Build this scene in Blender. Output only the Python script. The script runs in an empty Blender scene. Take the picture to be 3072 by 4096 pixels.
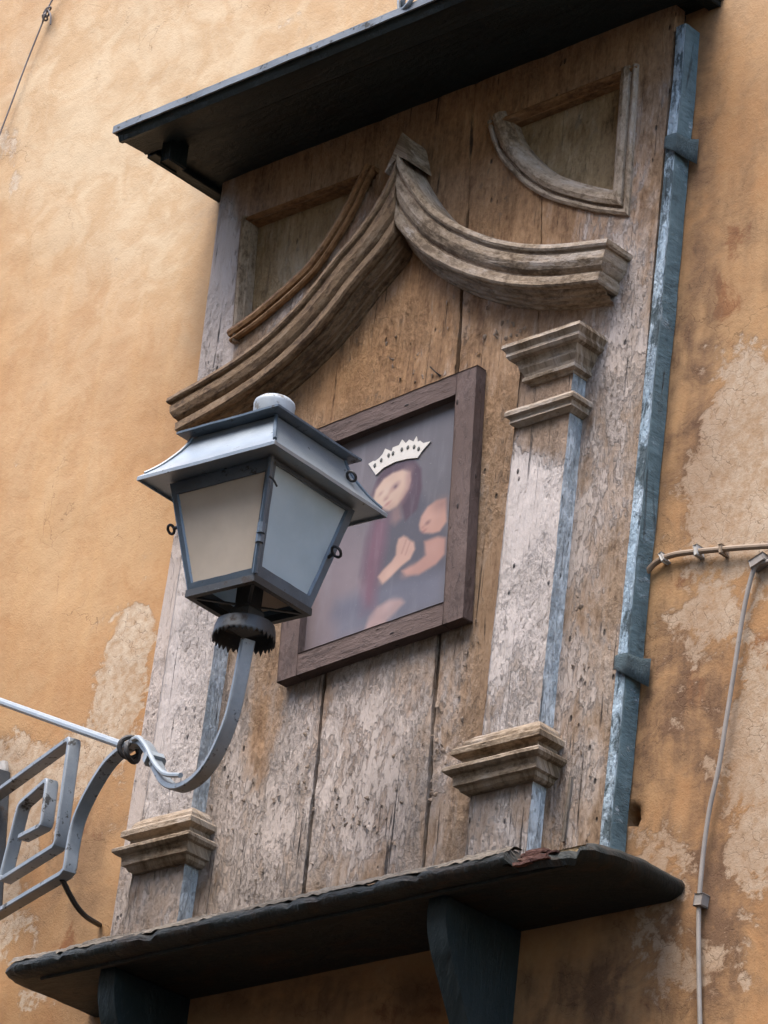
import bpy, bmesh, math, random
import numpy as np
from mathutils import Vector, Matrix, noise as mn
random.seed(7)
C = bpy.context.scene
COL = C.collection
H = 5.5                       # height of the shrine centre above the street

# ------------------------------------------------------------------ camera, sky, sun
YAW, PIT, ROL = [math.radians(a) for a in (45.2, 25.7, 6.66)]
FPX, DIST = 15700.0, 9.0
_cy, _sy, _cp, _sp = math.cos(YAW), math.sin(YAW), math.cos(PIT), math.sin(PIT)
_f = np.array([-_sy*_cp, -_cy*_cp, _sp])          # in (x right, o out of the wall, z up)
_r0 = np.array([_cy, -_sy, 0.0]); _u0 = np.array([_sy*_sp, _cy*_sp, _cp])
_r = math.cos(ROL)*_r0 + math.sin(ROL)*_u0
_u = -math.sin(ROL)*_r0 + math.cos(ROL)*_u0
_C = -_f*DIST

def W(x, o, z):                                   # shrine coordinates -> world
    return Vector((x, -o, z + H))

cam_d = bpy.data.cameras.new('camera'); cam = bpy.data.objects.new('camera', cam_d); COL.objects.link(cam)
cam_d.sensor_fit = 'HORIZONTAL'; cam_d.sensor_width = 36.0; cam_d.lens = FPX/3072*36.0
cam_d.clip_start = 0.1; cam_d.clip_end = 2000
R3 = Matrix(((_r[0], _u[0], -_f[0]), (-_r[1], -_u[1], _f[1]), (_r[2], _u[2], -_f[2])))
cam.matrix_world = Matrix.Translation(W(*_C)) @ R3.to_4x4()
C.camera = cam

SUN_EL, SUN_AZ = math.radians(66), math.radians(-6)   # azimuth from the wall's outward normal, negative = viewer's left
w = bpy.data.worlds.new('World'); C.world = w; w.use_nodes = True
nt = w.node_tree; sky = nt.nodes.new('ShaderNodeTexSky'); sky.sky_type = 'NISHITA'; sky.sun_disc = False
sky.sun_elevation = SUN_EL; sky.sun_rotation = math.radians(180) - SUN_AZ
sky.air_density = 1.0; sky.dust_density = 2.0; sky.ozone_density = 1.0
bg = nt.nodes['Background']; bg.inputs['Strength'].default_value = 0.15
nt.links.new(sky.outputs[0], bg.inputs[0])
sd = bpy.data.lights.new('sun', 'SUN'); sd.energy = 1.05; sd.angle = math.radians(42); sd.color = (1.0, 0.96, 0.90)
so = bpy.data.objects.new('sun', sd); COL.objects.link(so)
_dir = Vector((math.sin(SUN_AZ)*math.cos(SUN_EL), -math.cos(SUN_AZ)*math.cos(SUN_EL), math.sin(SUN_EL)))
so.rotation_euler = _dir.to_track_quat('Z', 'Y').to_euler(); so.location = (0, -6, 14)
C.view_settings.view_transform = 'Standard'; C.view_settings.look = 'None'
C.view_settings.exposure = 2.45; C.view_settings.gamma = 1.0

# ------------------------------------------------------------------ measuring helpers (photo pixel -> point at a known depth)
def at(U, V, o):
    d = _f + _r*(U-1536)/FPX - _u*(V-2048)/FPX
    t = (o-_C[1])/d[1]; P = _C + t*d
    return float(P[0]), float(P[2])

def project(x, o, z):                             # vectorised: measured place on the wall for stains, wear and painted shade
    dx, dy, dz = x-_C[0], o-_C[1], z-_C[2]
    wv = dx*_f[0]+dy*_f[1]+dz*_f[2]
    return 1536+FPX*(dx*_r[0]+dy*_r[1]+dz*_r[2])/wv, 2048-FPX*(dx*_u[0]+dy*_u[1]+dz*_u[2])/wv

# ------------------------------------------------------------------ object helpers
def put(o, parent=None):
    COL.objects.link(o)
    if parent is not None: o.parent = parent
    return o

def thing(name, label, cat, loc=None, group=None):
    o = bpy.data.objects.new(name, None); o.empty_display_size = 0.05
    COL.objects.link(o)
    if loc is not None: o.location = loc
    o['label'] = label; o['category'] = cat
    if group: o['group'] = group
    return o

def tag(o, label, cat, group=None):
    o['label'] = label; o['category'] = cat
    if group: o['group'] = group
    return o

def world_loc(o):
    v = Vector((0, 0, 0))
    while o is not None: v = v + o.location; o = o.parent
    return v

def finish(name, bm, mat, parent=None, base=None, smooth=False, angle=35, recalc=True):
    """link a bmesh built in world coordinates as one mesh object, its origin at base (or its parent's origin)"""
    if recalc: bmesh.ops.recalc_face_normals(bm, faces=bm.faces)
    org = Vector(base) if base is not None else (world_loc(parent) if parent is not None else Vector((0, 0, 0)))
    bmesh.ops.translate(bm, vec=-org, verts=bm.verts)
    me = bpy.data.meshes.new(name); bm.to_mesh(me); bm.free()
    if mat is not None: me.materials.append(mat)
    o = bpy.data.objects.new(name, me); COL.objects.link(o)
    if parent is not None:
        o.parent = parent; o.location = org - world_loc(parent)
    else: o.location = org
    if smooth:
        for p in me.polygons: p.use_smooth = True
        try: me.set_sharp_from_angle(angle=math.radians(angle))
        except Exception: pass
    return o

def jitter(bm, amp, freq, seed=0.0, axes=(1, 1, 1)):
    for v in bm.verts:
        n = mn.noise_vector(v.co*freq + Vector((seed, seed*1.7, -seed)))
        n2 = mn.noise_vector(v.co*freq*3.1 + Vector((-seed, seed*.3, seed)))
        d = (n + n2*.5)*amp
        v.co += Vector((d.x*axes[0], d.y*axes[1], d.z*axes[2]))

def uvgrain(bm, grain):
    """box-mapped UV in metres: u runs along the grain"""
    L = bm.loops.layers.uv.get('UVMap') or bm.loops.layers.uv.new('UVMap')
    for f in bm.faces:
        for l in f.loops:
            c = l.vert.co
            if grain == 'z': l[L].uv = (c.z, c.x + 1.31*c.y)
            elif grain == 'x': l[L].uv = (c.x, c.z + 1.31*c.y)
            else: l[L].uv = (c.y, c.x + 1.31*c.z)

def box_into(bm, x0, x1, o0, o1, z0, z1, cuts=(0, 0, 0), bev=0.0):
    b = bmesh.new(); bmesh.ops.create_cube(b, size=1.0)
    for v in b.verts:
        v.co = Vector((x0+(x1-x0)*(v.co.x+.5), -(o0+(o1-o0)*(v.co.y+.5)), H+z0+(z1-z0)*(v.co.z+.5)))
    if bev > 0: bmesh.ops.bevel(b, geom=list(b.edges), offset=bev, segments=2, affect='EDGES', profile=.6)
    for ax in range(3):
        n = cuts[ax]
        lo = [x0, -o1, H+z0][ax]; hi = [x1, -o0, H+z1][ax]
        for k in range(1, n+1):
            p = [0, 0, 0]; p[ax] = lo+(hi-lo)*k/(n+1); nn = [0, 0, 0]; nn[ax] = 1
            bmesh.ops.bisect_plane(b, geom=list(b.verts)+list(b.edges)+list(b.faces), plane_co=p, plane_no=nn)
    merge(bm, b)

def merge(bm, b):
    me = bpy.data.meshes.new('tmp'); b.to_mesh(me); b.free(); bm.from_mesh(me); bpy.data.meshes.remove(me)

def box(x0, x1, o0, o1, z0, z1, cuts=(0, 0, 0), bev=0.0):
    bm = bmesh.new(); box_into(bm, x0, x1, o0, o1, z0, z1, cuts, bev); return bm

def resample(pts, step):
    out = [Vector(pts[0])]
    for a, b in zip(pts[:-1], pts[1:]):
        a, b = Vector(a), Vector(b); n = max(1, int((b-a).length/step+.5))
        for k in range(1, n+1): out.append(a.lerp(b, k/n))
    return out

def smooth_path(pts, n=8):
    """Catmull-Rom through the points"""
    P = [Vector(p) for p in pts]; P = [P[0]*2-P[1]] + P + [P[-1]*2-P[-2]]; out = []
    for i in range(1, len(P)-2):
        for k in range(n):
            t = k/n; a, b, c, d = P[i-1], P[i], P[i+1], P[i+2]
            out.append(.5*((2*b)+(c-a)*t+(2*a-5*b+4*c-d)*t*t+(3*b-a-3*c+d)*t*t*t))
    out.append(P[-2]); return out

def sweep_wall(path, prof, side=1, uvoff=0.0, caps=True):
    """moulding on the wall: path of (x, z), profile of (n, o); n is measured across the path (side=-1 flips)"""
    bm = bmesh.new(); L = bm.loops.layers.uv.new('UVMap')
    N = len(path); P = [Vector((p[0], p[1])) for p in path]; rows = []; s = 0; S = []; Q = [0]
    for a, b in zip(prof[:-1], prof[1:]): Q.append(Q[-1]+math.hypot(b[0]-a[0], b[1]-a[1]))
    for i in range(N):
        t0 = (P[i]-P[i-1]).normalized() if i > 0 else (P[1]-P[0]).normalized()
        t1 = (P[i+1]-P[i]).normalized() if i < N-1 else t0
        t = (t0+t1).normalized(); nrm = Vector((t.y, -t.x))*side
        k = 1/max(.5, t.dot(t1))
        if i: s += (P[i]-P[i-1]).length
        S.append(s)
        rows.append([bm.verts.new(W(P[i].x+nrm.x*n*k, o, P[i].y+nrm.y*n*k)) for n, o in prof])
    for i in range(N-1):
        for j in range(len(prof)-1):
            f = bm.faces.new((rows[i][j], rows[i+1][j], rows[i+1][j+1], rows[i][j+1]))
            for l, (a, b) in zip(f.loops, ((i, j), (i+1, j), (i+1, j+1), (i, j+1))): l[L].uv = (S[a]+uvoff, Q[b]+uvoff*.7)
    if caps:
        for r in (rows[0], rows[-1]):
            f = bm.faces.new(r)
            for l in f.loops: l[L].uv = (l.vert.co.z, l.vert.co.x+l.vert.co.y)
    return bm

def ring_moulding(x0, x1, depth, prof, seed):
    """moulding wrapped round three sides of a pilaster: prof of (offset, z) from top to bottom"""
    bm = bmesh.new(); rows = []
    for off, z in prof:
        xa, xb, d = x0-off, x1+off, depth+off
        cor = [(xa, -.004), (xa, d), (xb, d), (xb, -.004)]
        row = []
        for (a, b) in zip(cor[:-1], cor[1:]):
            n = max(1, int(math.hypot(b[0]-a[0], b[1]-a[1])/.012))
            for k in range(n): row.append((a[0]+(b[0]-a[0])*k/n, a[1]+(b[1]-a[1])*k/n))
        row.append(cor[-1]); rows.append((row, z))
    n = min(len(r[0]) for r in rows)
    vr = []
    for row, z in rows:                            # same vertex count in each ring: resample side by side
        off = None
        vr.append((row, z))
    # rebuild with fixed counts so that the rings stitch
    vr = []; cnt = (6, 22, 6)
    for off, z in prof:
        xa, xb, d = x0-off, x1+off, depth+off
        cor = [(xa, -.004), (xa, d), (xb, d), (xb, -.004)]; row = []
        for s, (a, b) in enumerate(zip(cor[:-1], cor[1:])):
            for k in range(cnt[s]): row.append((a[0]+(b[0]-a[0])*k/cnt[s], a[1]+(b[1]-a[1])*k/cnt[s]))
        row.append(cor[-1]); vr.append([bm.verts.new(W(p[0], p[1], z)) for p in row])
    for a, b in zip(vr[:-1], vr[1:]):
        for k in range(len(a)-1): bm.faces.new((a[k], a[k+1], b[k+1], b[k]))
    bm.faces.new(vr[0]); bm.faces.new(vr[-1][::-1])
    jitter(bm, .0007, 30, seed)
    uvgrain(bm, 'x'); return bm

def tube(pts, r, seg=10, cap=True):
    bm = bmesh.new(); rings = []; P = [Vector(p) for p in pts]; up = Vector((.13, .21, .97)).normalized()
    for i, p in enumerate(P):
        t = (P[min(i+1, len(P)-1)]-P[max(i-1, 0)]).normalized()
        a = t.cross(up)
        if a.length < 1e-3: a = t.cross(Vector((1, 0, 0)))
        a.normalize(); b = t.cross(a)
        rr = r[i] if isinstance(r, (list, tuple)) else r
        rings.append([bm.verts.new(p+(a*math.cos(2*math.pi*k/seg)+b*math.sin(2*math.pi*k/seg))*rr) for k in range(seg)])
    for a, b in zip(rings[:-1], rings[1:]):
        for k in range(seg): bm.faces.new((a[k], a[(k+1) % seg], b[(k+1) % seg], b[k]))
    if cap: bm.faces.new(rings[0]); bm.faces.new(rings[-1][::-1])
    return bm

def bar(pts, nrm, wid, dep):
    """flat bar bent in a plane with normal nrm: wid is in the plane, dep across it"""
    bm = bmesh.new(); P = [Vector(p) for p in pts]; nrm = Vector(nrm).normalized(); rings = []
    for i, p in enumerate(P):
        t0 = (P[i]-P[i-1]).normalized() if i else (P[1]-P[0]).normalized()
        t1 = (P[i+1]-P[i]).normalized() if i < len(P)-1 else t0
        t = (t0+t1).normalized(); k = 1/max(.45, t.dot(t1)); s = nrm.cross(t)*k
        c = min(wid, dep)*.18; h, d = wid/2, dep/2
        sec = [(h-c, d), (h, d-c), (h, -d+c), (h-c, -d), (-h+c, -d), (-h, -d+c), (-h, d-c), (-h+c, d)]
        rings.append([bm.verts.new(p+s*a+nrm*b) for a, b in sec])
    for a, b in zip(rings[:-1], rings[1:]):
        for k in range(8): bm.faces.new((a[k], a[(k+1) % 8], b[(k+1) % 8], b[k]))
    bm.faces.new(rings[0]); bm.faces.new(rings[-1][::-1])
    return bm

def lathe(prof, cx, cy, seg=40):
    bm = bmesh.new(); rings = []
    for r, z in prof: rings.append([bm.verts.new((cx+r*math.cos(2*math.pi*k/seg), cy+r*math.sin(2*math.pi*k/seg), z)) for k in range(seg)])
    for a, b in zip(rings[:-1], rings[1:]):
        for k in range(seg): bm.faces.new((a[k], a[(k+1) % seg], b[(k+1) % seg], b[k]))
    bm.faces.new(rings[0]); bm.faces.new(rings[-1]); return bm

# ------------------------------------------------------------------ materials
def lin(r, g, b):
    f = lambda c: (c/255/12.92 if c/255 <= .04045 else ((c/255+.055)/1.055)**2.4)
    return (f(r), f(g), f(b), 1.0)

ALB = .60                     # the colours above are written as seen; real reflectances are lower
class Mat:
    def __init__(s, name):
        s.m = bpy.data.materials.new(name); s.m.use_nodes = True; s.t = s.m.node_tree
        s.b = s.t.nodes['Principled BSDF']; s.out = s.t.nodes['Material Output']
    def n(s, typ, **kw):
        x = s.t.nodes.new(typ)
        for k, v in kw.items(): setattr(x, k, v)
        return x
    def set(s, sock, v):
        if hasattr(v, 'links'): s.t.links.new(v, sock)
        else: sock.default_value = v
    def math(s, op, a, b=0.0, c=None, clamp=False):
        x = s.n('ShaderNodeMath', operation=op, use_clamp=clamp)
        s.set(x.inputs[0], a); s.set(x.inputs[1], b)
        if c is not None: s.set(x.inputs[2], c)
        return x.outputs[0]
    def mix(s, f, a, b, mode='MIX'):
        x = s.n('ShaderNodeMix', data_type='RGBA', blend_type=mode); x.clamp_factor = True
        s.set(x.inputs[0], f); s.set(x.inputs[6], a); s.set(x.inputs[7], b); return x.outputs[2]
    def step(s, v, lo, hi):
        x = s.n('ShaderNodeMapRange', interpolation_type='SMOOTHSTEP'); s.set(x.inputs[0], v)
        x.inputs[1].default_value = lo; x.inputs[2].default_value = hi; return x.outputs[0]
    def noise(s, vec, scale, detail=5, rough=.55, dist=0.0):
        x = s.n('ShaderNodeTexNoise'); s.set(x.inputs['Vector'], vec); x.inputs['Scale'].default_value = scale
        x.inputs['Detail'].default_value = detail; x.inputs['Roughness'].default_value = rough; x.inputs['Distortion'].default_value = dist
        return x.outputs[0]
    def vor(s, vec, scale, feature='F1'):
        x = s.n('ShaderNodeTexVoronoi', feature=feature); s.set(x.inputs['Vector'], vec); x.inputs['Scale'].default_value = scale
        return x.outputs[0]
    def mapv(s, vec, scale, loc=(0, 0, 0)):
        x = s.n('ShaderNodeMapping'); s.set(x.inputs[0], vec); x.inputs[3].default_value = scale; x.inputs[1].default_value = loc; return x.outputs[0]
    def bump(s, h, strength, dist=.01, nrm=None):
        x = s.n('ShaderNodeBump'); s.set(x.inputs['Height'], h); x.inputs['Strength'].default_value = strength; x.inputs['Distance'].default_value = dist
        if nrm is not None: s.set(x.inputs['Normal'], nrm)
        return x.outputs[0]
    def done(s, col, rough, nrm=None, metal=0.0, spec=.4):
        col = s.mix(1.0, col, (ALB, ALB, ALB, 1), 'MULTIPLY')
        s.set(s.b.inputs['Base Color'], col); s.set(s.b.inputs['Roughness'], rough); s.b.inputs['Metallic'].default_value = metal
        s.b.inputs['Specular IOR Level'].default_value = spec
        if nrm is not None: s.set(s.b.inputs['Normal'], nrm)
        return s.m

def wood(name, dark, mid, light, paint, cov, paint2=None, attr=False, seed=0.0, flake=1.0, rough=.8, holes=.5, bumpk=1.0, soft=.10, fibk=1.0):
    """weathered, flaking painted timber; UV u along the grain"""
    M = Mat(name); uv = M.n('ShaderNodeUVMap').outputs[0]
    N = lambda a, b, d=5, r=.6, ds=0.0, k=1.0: M.noise(M.mapv(uv, (a, b, 1), (seed*k, seed*2.3+k, seed)), 1, d, r, ds)
    fib = N(9, 300, 4, .6, .3, 1); g1 = N(5, 60, 6, .66, .5, 2); big = N(2.6, 5.5, 6, .66, .3, 3); med = N(8*flake, 24*flake, 8, .70, .5, 4)
    ft = N(60, 95, 5, .72, 0, 5); fl = N(20*flake, 52*flake, 6, .70, .25, 6); pat = N(6, 11, 7, .68, .6, 10)
    if attr:
        a = M.n('ShaderNodeAttribute', attribute_name='wear'); sp = M.n('ShaderNodeSeparateColor'); M.t.links.new(a.outputs[0], sp.inputs[0])
        covv, brown, dirt_shade = sp.outputs[0], sp.outputs[1], sp.outputs[2]
    else: covv, brown, dirt_shade = cov, 0.0, 0.0
    S = lambda *t: __import__('functools').reduce(lambda x, y: M.math('ADD', x, y), [M.math('MULTIPLY', v, k) for v, k in t])
    tone = S((fib, .10*fibk), (g1, .16*fibk), (ft, .30+.14*(1-fibk)), (med, .30), (big, .22), (pat, .10))
    col = M.mix(M.step(tone, .47, .60), dark, mid); col = M.mix(M.step(tone, .58, .74), col, light)
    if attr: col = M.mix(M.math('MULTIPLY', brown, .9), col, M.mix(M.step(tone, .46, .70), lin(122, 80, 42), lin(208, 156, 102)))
    c0 = M.math('SUBTRACT', covv, .5)
    wash = M.step(M.math('ADD', S((big, .22), (pat, .42), (med, .28), (g1, .16), (ft, .06)), c0), .57-soft, .57+soft)   # thin remains of paint in patches
    crisp = M.step(M.math('ADD', S((fl, .40), (med, .30), (pat, .40), (fib, .06)), M.math('MULTIPLY', c0, .8)), .60, .63)   # thicker flakes with hard edges
    pc = M.mix(M.step(big, .38, .62), paint, paint2 or paint); pc = M.mix(M.math('MULTIPLY', M.step(fib, .5, .75), .28), pc, mid)
    col = M.mix(M.math('MULTIPLY', wash, .82), col, pc); col = M.mix(M.math('MULTIPLY', crisp, .60), col, M.mix(.5, pc, paint))
    rz = M.math('ADD', .18, M.math('MULTIPLY', M.step(S((big, .5), (N(3.3, 7, 4, .6, .3, 12), .5)), .44, .60), .82))      # rough and smooth zones
    lost = M.step(S((fl, .45), (ft, .45), (pat, .20)), .60, .655)                                                  # flecks worn to bare dark wood
    col = M.mix(M.math('MULTIPLY', M.math('MULTIPLY', lost, rz), .75), col, M.mix(.45, dark, mid))
    v = M.vor(M.mapv(uv, (16, 34, 1), (seed, 4, 0)), 1)
    hole = M.math('MULTIPLY', M.math('SUBTRACT', 1.0, M.step(v, .06, .15)), M.step(N(3, 5, 2, .5, 0, 7), .48, .6))
    ck = N(3.0, 110, 4, .55, 1.2, 8); check = M.math('MULTIPLY', M.step(ck, .635, .69), M.step(N(4, 10, 4, .6, 0, 9), .47, .57))
    bad = M.math('MULTIPLY', M.math('MAXIMUM', hole, check), holes, clamp=True)
    col = M.mix(bad, col, lin(34, 24, 17))
    if attr: col = M.mix(M.math('MULTIPLY', dirt_shade, M.step(S((ft, .4), (g1, .4), (med, .4)), .48, .74), clamp=True), col, lin(62, 46, 33))
    hgt = M.math('SUBTRACT', S((fib, .16*fibk), (g1, .18*fibk), (wash, .12), (crisp, .26), (M.math('MULTIPLY', ft, rz), .75), (M.math('MULTIPLY', fl, rz), .6), (M.math('MULTIPLY', lost, rz), -.45)), M.math('MULTIPLY', bad, .9))
    return M.done(col, rough, M.bump(hgt, 1.0*bumpk, .013), spec=.25)

def paint_metal(name, c, c2, rust, amount, rough=.4, spec=.5, scale=40, metal=0.0):
    M = Mat(name); tc = M.n('ShaderNodeTexCoord').outputs['Object']
    a = M.noise(tc, scale*.25, 6, .65); b = M.noise(tc, scale, 7, .7); d = M.noise(tc, scale*4, 4, .6)
    col = M.mix(M.step(a, .35, .65), c, c2)
    m = M.step(M.math('ADD', M.math('MULTIPLY', b, .7), M.math('MULTIPLY', a, .3)), .66-amount, .72-amount)
    col = M.mix(m, col, rust); col = M.mix(M.math('MULTIPLY', M.step(d, .6, .75), .3), col, lin(150, 150, 145))
    r = M.math('ADD', rough, M.math('ADD', M.math('MULTIPLY', m, .3), M.math('MULTIPLY', b, .12)))
    return M.done(col, r, M.bump(M.math('ADD', M.math('MULTIPLY', b, .4), M.math('MULTIPLY', d, .3)), .25, .004), metal=metal, spec=spec)

MAT = {}
MAT['board'] = wood('weathered boards', lin(104, 80, 58), lin(160, 132, 104), lin(198, 174, 150), lin(212, 196, 184), .5, lin(188, 173, 160), attr=True, seed=1.3, holes=.85)
MAT['pilaster'] = wood('pale flaking pilaster paint', lin(112, 92, 72), lin(162, 140, 120), lin(196, 178, 162), lin(220, 207, 198), .5, lin(206, 192, 180), attr=True, seed=4.1, flake=1.3, holes=.8)
MAT['blue'] = wood('pale blue flaking paint', lin(96, 96, 92), lin(150, 158, 160), lin(186, 194, 196), lin(244, 246, 244), .56, lin(222, 232, 236), seed=2.2, flake=2.4, holes=.8)
MAT['mould'] = wood('bare grey brown moulding', lin(112, 92, 70), lin(172, 149, 122), lin(206, 186, 163), lin(214, 200, 186), .46, lin(190, 172, 152), seed=6.4, flake=1.6, bumpk=.5, fibk=.35)
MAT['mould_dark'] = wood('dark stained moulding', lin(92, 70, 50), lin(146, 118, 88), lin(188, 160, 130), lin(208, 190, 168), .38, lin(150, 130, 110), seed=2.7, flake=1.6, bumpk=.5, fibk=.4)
MAT['mould2'] = wood('brown panel moulding', lin(110, 76, 46), lin(166, 124, 82), lin(200, 162, 120), lin(206, 176, 144), .38, seed=8.3, flake=1.6, bumpk=.5, fibk=.4)
MAT['panel'] = wood('dark recessed panel', lin(104, 84, 56), lin(164, 138, 100), lin(194, 168, 128), lin(200, 184, 158), .42, seed=3.9)
MAT['frame'] = wood('maroon frame paint', lin(58, 44, 38), lin(96, 78, 69), lin(126, 107, 98), lin(106, 86, 78), .58, lin(122, 102, 95), seed=5.2, flake=1.0, holes=.9, bumpk=.5, soft=.15)
MAT['strip'] = wood('teal green batten', lin(58, 72, 74), lin(94, 114, 118), lin(120, 140, 144), lin(220, 230, 234), .42, lin(140, 162, 170), seed=7.7, flake=1.5, rough=.6, holes=.5, bumpk=.8, soft=.03)
MAT['strip_edge'] = wood('flaked front of batten', lin(44, 54, 56), lin(74, 90, 94), lin(110, 128, 134), lin(214, 228, 236), .50, lin(186, 208, 222), seed=2.9, flake=1.7, rough=.6, holes=.7, soft=.025)
MAT['dark'] = wood('dark green black timber', lin(14, 14, 12), lin(24, 27, 24), lin(38, 42, 38), lin(26, 36, 34), .55, lin(34, 46, 44), seed=9.1, rough=.5, bumpk=.35, holes=.6)
MAT['corbel'] = wood('dark teal corbel paint', lin(16, 19, 18), lin(27, 34, 34), lin(40, 48, 48), lin(34, 46, 48), .6, lin(42, 54, 56), seed=9.7, rough=.5, bumpk=.35, holes=.6)
MAT['shelf_top'] = wood('grey split timber edge', lin(66, 58, 50), lin(130, 118, 104), lin(176, 164, 148), lin(90, 90, 84), .28, seed=5.9, flake=1.2)
MAT['shelf'] = wood('dark shelf with worn nose', lin(30, 24, 18), lin(58, 46, 34), lin(116, 86, 56), lin(28, 35, 33), .535, lin(38, 46, 44), seed=3.3, rough=.55, bumpk=.6, soft=.03)
MAT['split'] = wood('raw red split wood', lin(52, 30, 24), lin(96, 60, 50), lin(156, 122, 104), lin(80, 56, 46), .30, seed=4.7, flake=.8)
MAT['flash'] = paint_metal('grey flashing', lin(118, 124, 128), lin(96, 102, 106), lin(40, 38, 34), .10, .45)
MAT['roof'] = paint_metal('worn pale lantern roof', lin(160, 170, 178), lin(178, 186, 190), lin(84, 78, 72), .06, .34, .5, metal=.6)
MAT['lantern'] = paint_metal('slate blue lantern paint', lin(72, 86, 98), lin(92, 108, 122), lin(44, 42, 40), .09, .30, .6)
MAT['iron'] = paint_metal('blue grey wrought iron', lin(128, 136, 142), lin(152, 158, 162), lin(70, 68, 64), .10, .42, .5)
MAT['darkiron'] = paint_metal('dark iron', lin(42, 44, 46), lin(54, 56, 56), lin(60, 48, 40), .10, .5)
MAT['rod'] = paint_metal('pale grey rod', lin(150, 160, 168), lin(166, 174, 178), lin(110, 112, 110), .04, .4)
MAT['cable'] = paint_metal('black cable', lin(34, 30, 30), lin(44, 40, 38), lin(60, 54, 48), .02, .6)
MAT['conduit'] = paint_metal('grey conduit', lin(168, 156, 144), lin(150, 140, 130), lin(126, 112, 98), .05, .6)
MAT['pipe'] = paint_metal('brown painted conduit', lin(150, 126, 102), lin(166, 142, 116), lin(116, 98, 80), .06, .6)
MAT['clip'] = paint_metal('white clip', lin(206, 200, 190), lin(190, 182, 172), lin(140, 124, 108), .05, .6)
MAT['string'] = paint_metal('grey cord', lin(150, 140, 136), lin(130, 120, 116), lin(110, 100, 96), .05, .8)
MAT['cap'] = paint_metal('white cap', lin(188, 194, 198), lin(164, 170, 174), lin(132, 128, 122), .14, .5)
MAT['black'] = Mat('gap').done(lin(18, 14, 11), .9)

def pane_mat(name, ca, cb):
    M = Mat(name); tc = M.n('ShaderNodeTexCoord').outputs['Object']
    a = M.noise(tc, 9, 5, .6); b = M.noise(tc, 70, 3, .6)
    col = M.mix(M.step(a, .3, .7), ca, cb)
    d = M.n('ShaderNodeBsdfDiffuse'); M.set(d.inputs[0], col); t = M.n('ShaderNodeBsdfTranslucent'); M.set(t.inputs[0], col)
    g = M.n('ShaderNodeBsdfGlossy'); g.inputs['Roughness'].default_value = .25
    mx = M.n('ShaderNodeMixShader'); mx.inputs[0].default_value = .50; M.t.links.new(d.outputs[0], mx.inputs[1]); M.t.links.new(t.outputs[0], mx.inputs[2])
    m2 = M.n('ShaderNodeMixShader'); fr = M.n('ShaderNodeFresnel'); fr.inputs[0].default_value = 1.4
    M.t.links.new(fr.outputs[0], m2.inputs[0]); M.t.links.new(mx.outputs[0], m2.inputs[1]); M.t.links.new(g.outputs[0], m2.inputs[2])
    M.t.links.new(m2.outputs[0], M.out.inputs[0]); return M.m
MAT['pane'] = pane_mat('warm lit frosted pane', lin(226, 212, 194), lin(214, 200, 182)); MAT['pane_skylit'] = pane_mat('sky lit frosted pane', lin(198, 212, 218), lin(186, 202, 208))  # tints stand in for warm bounce and blue skylight on the glass

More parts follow.
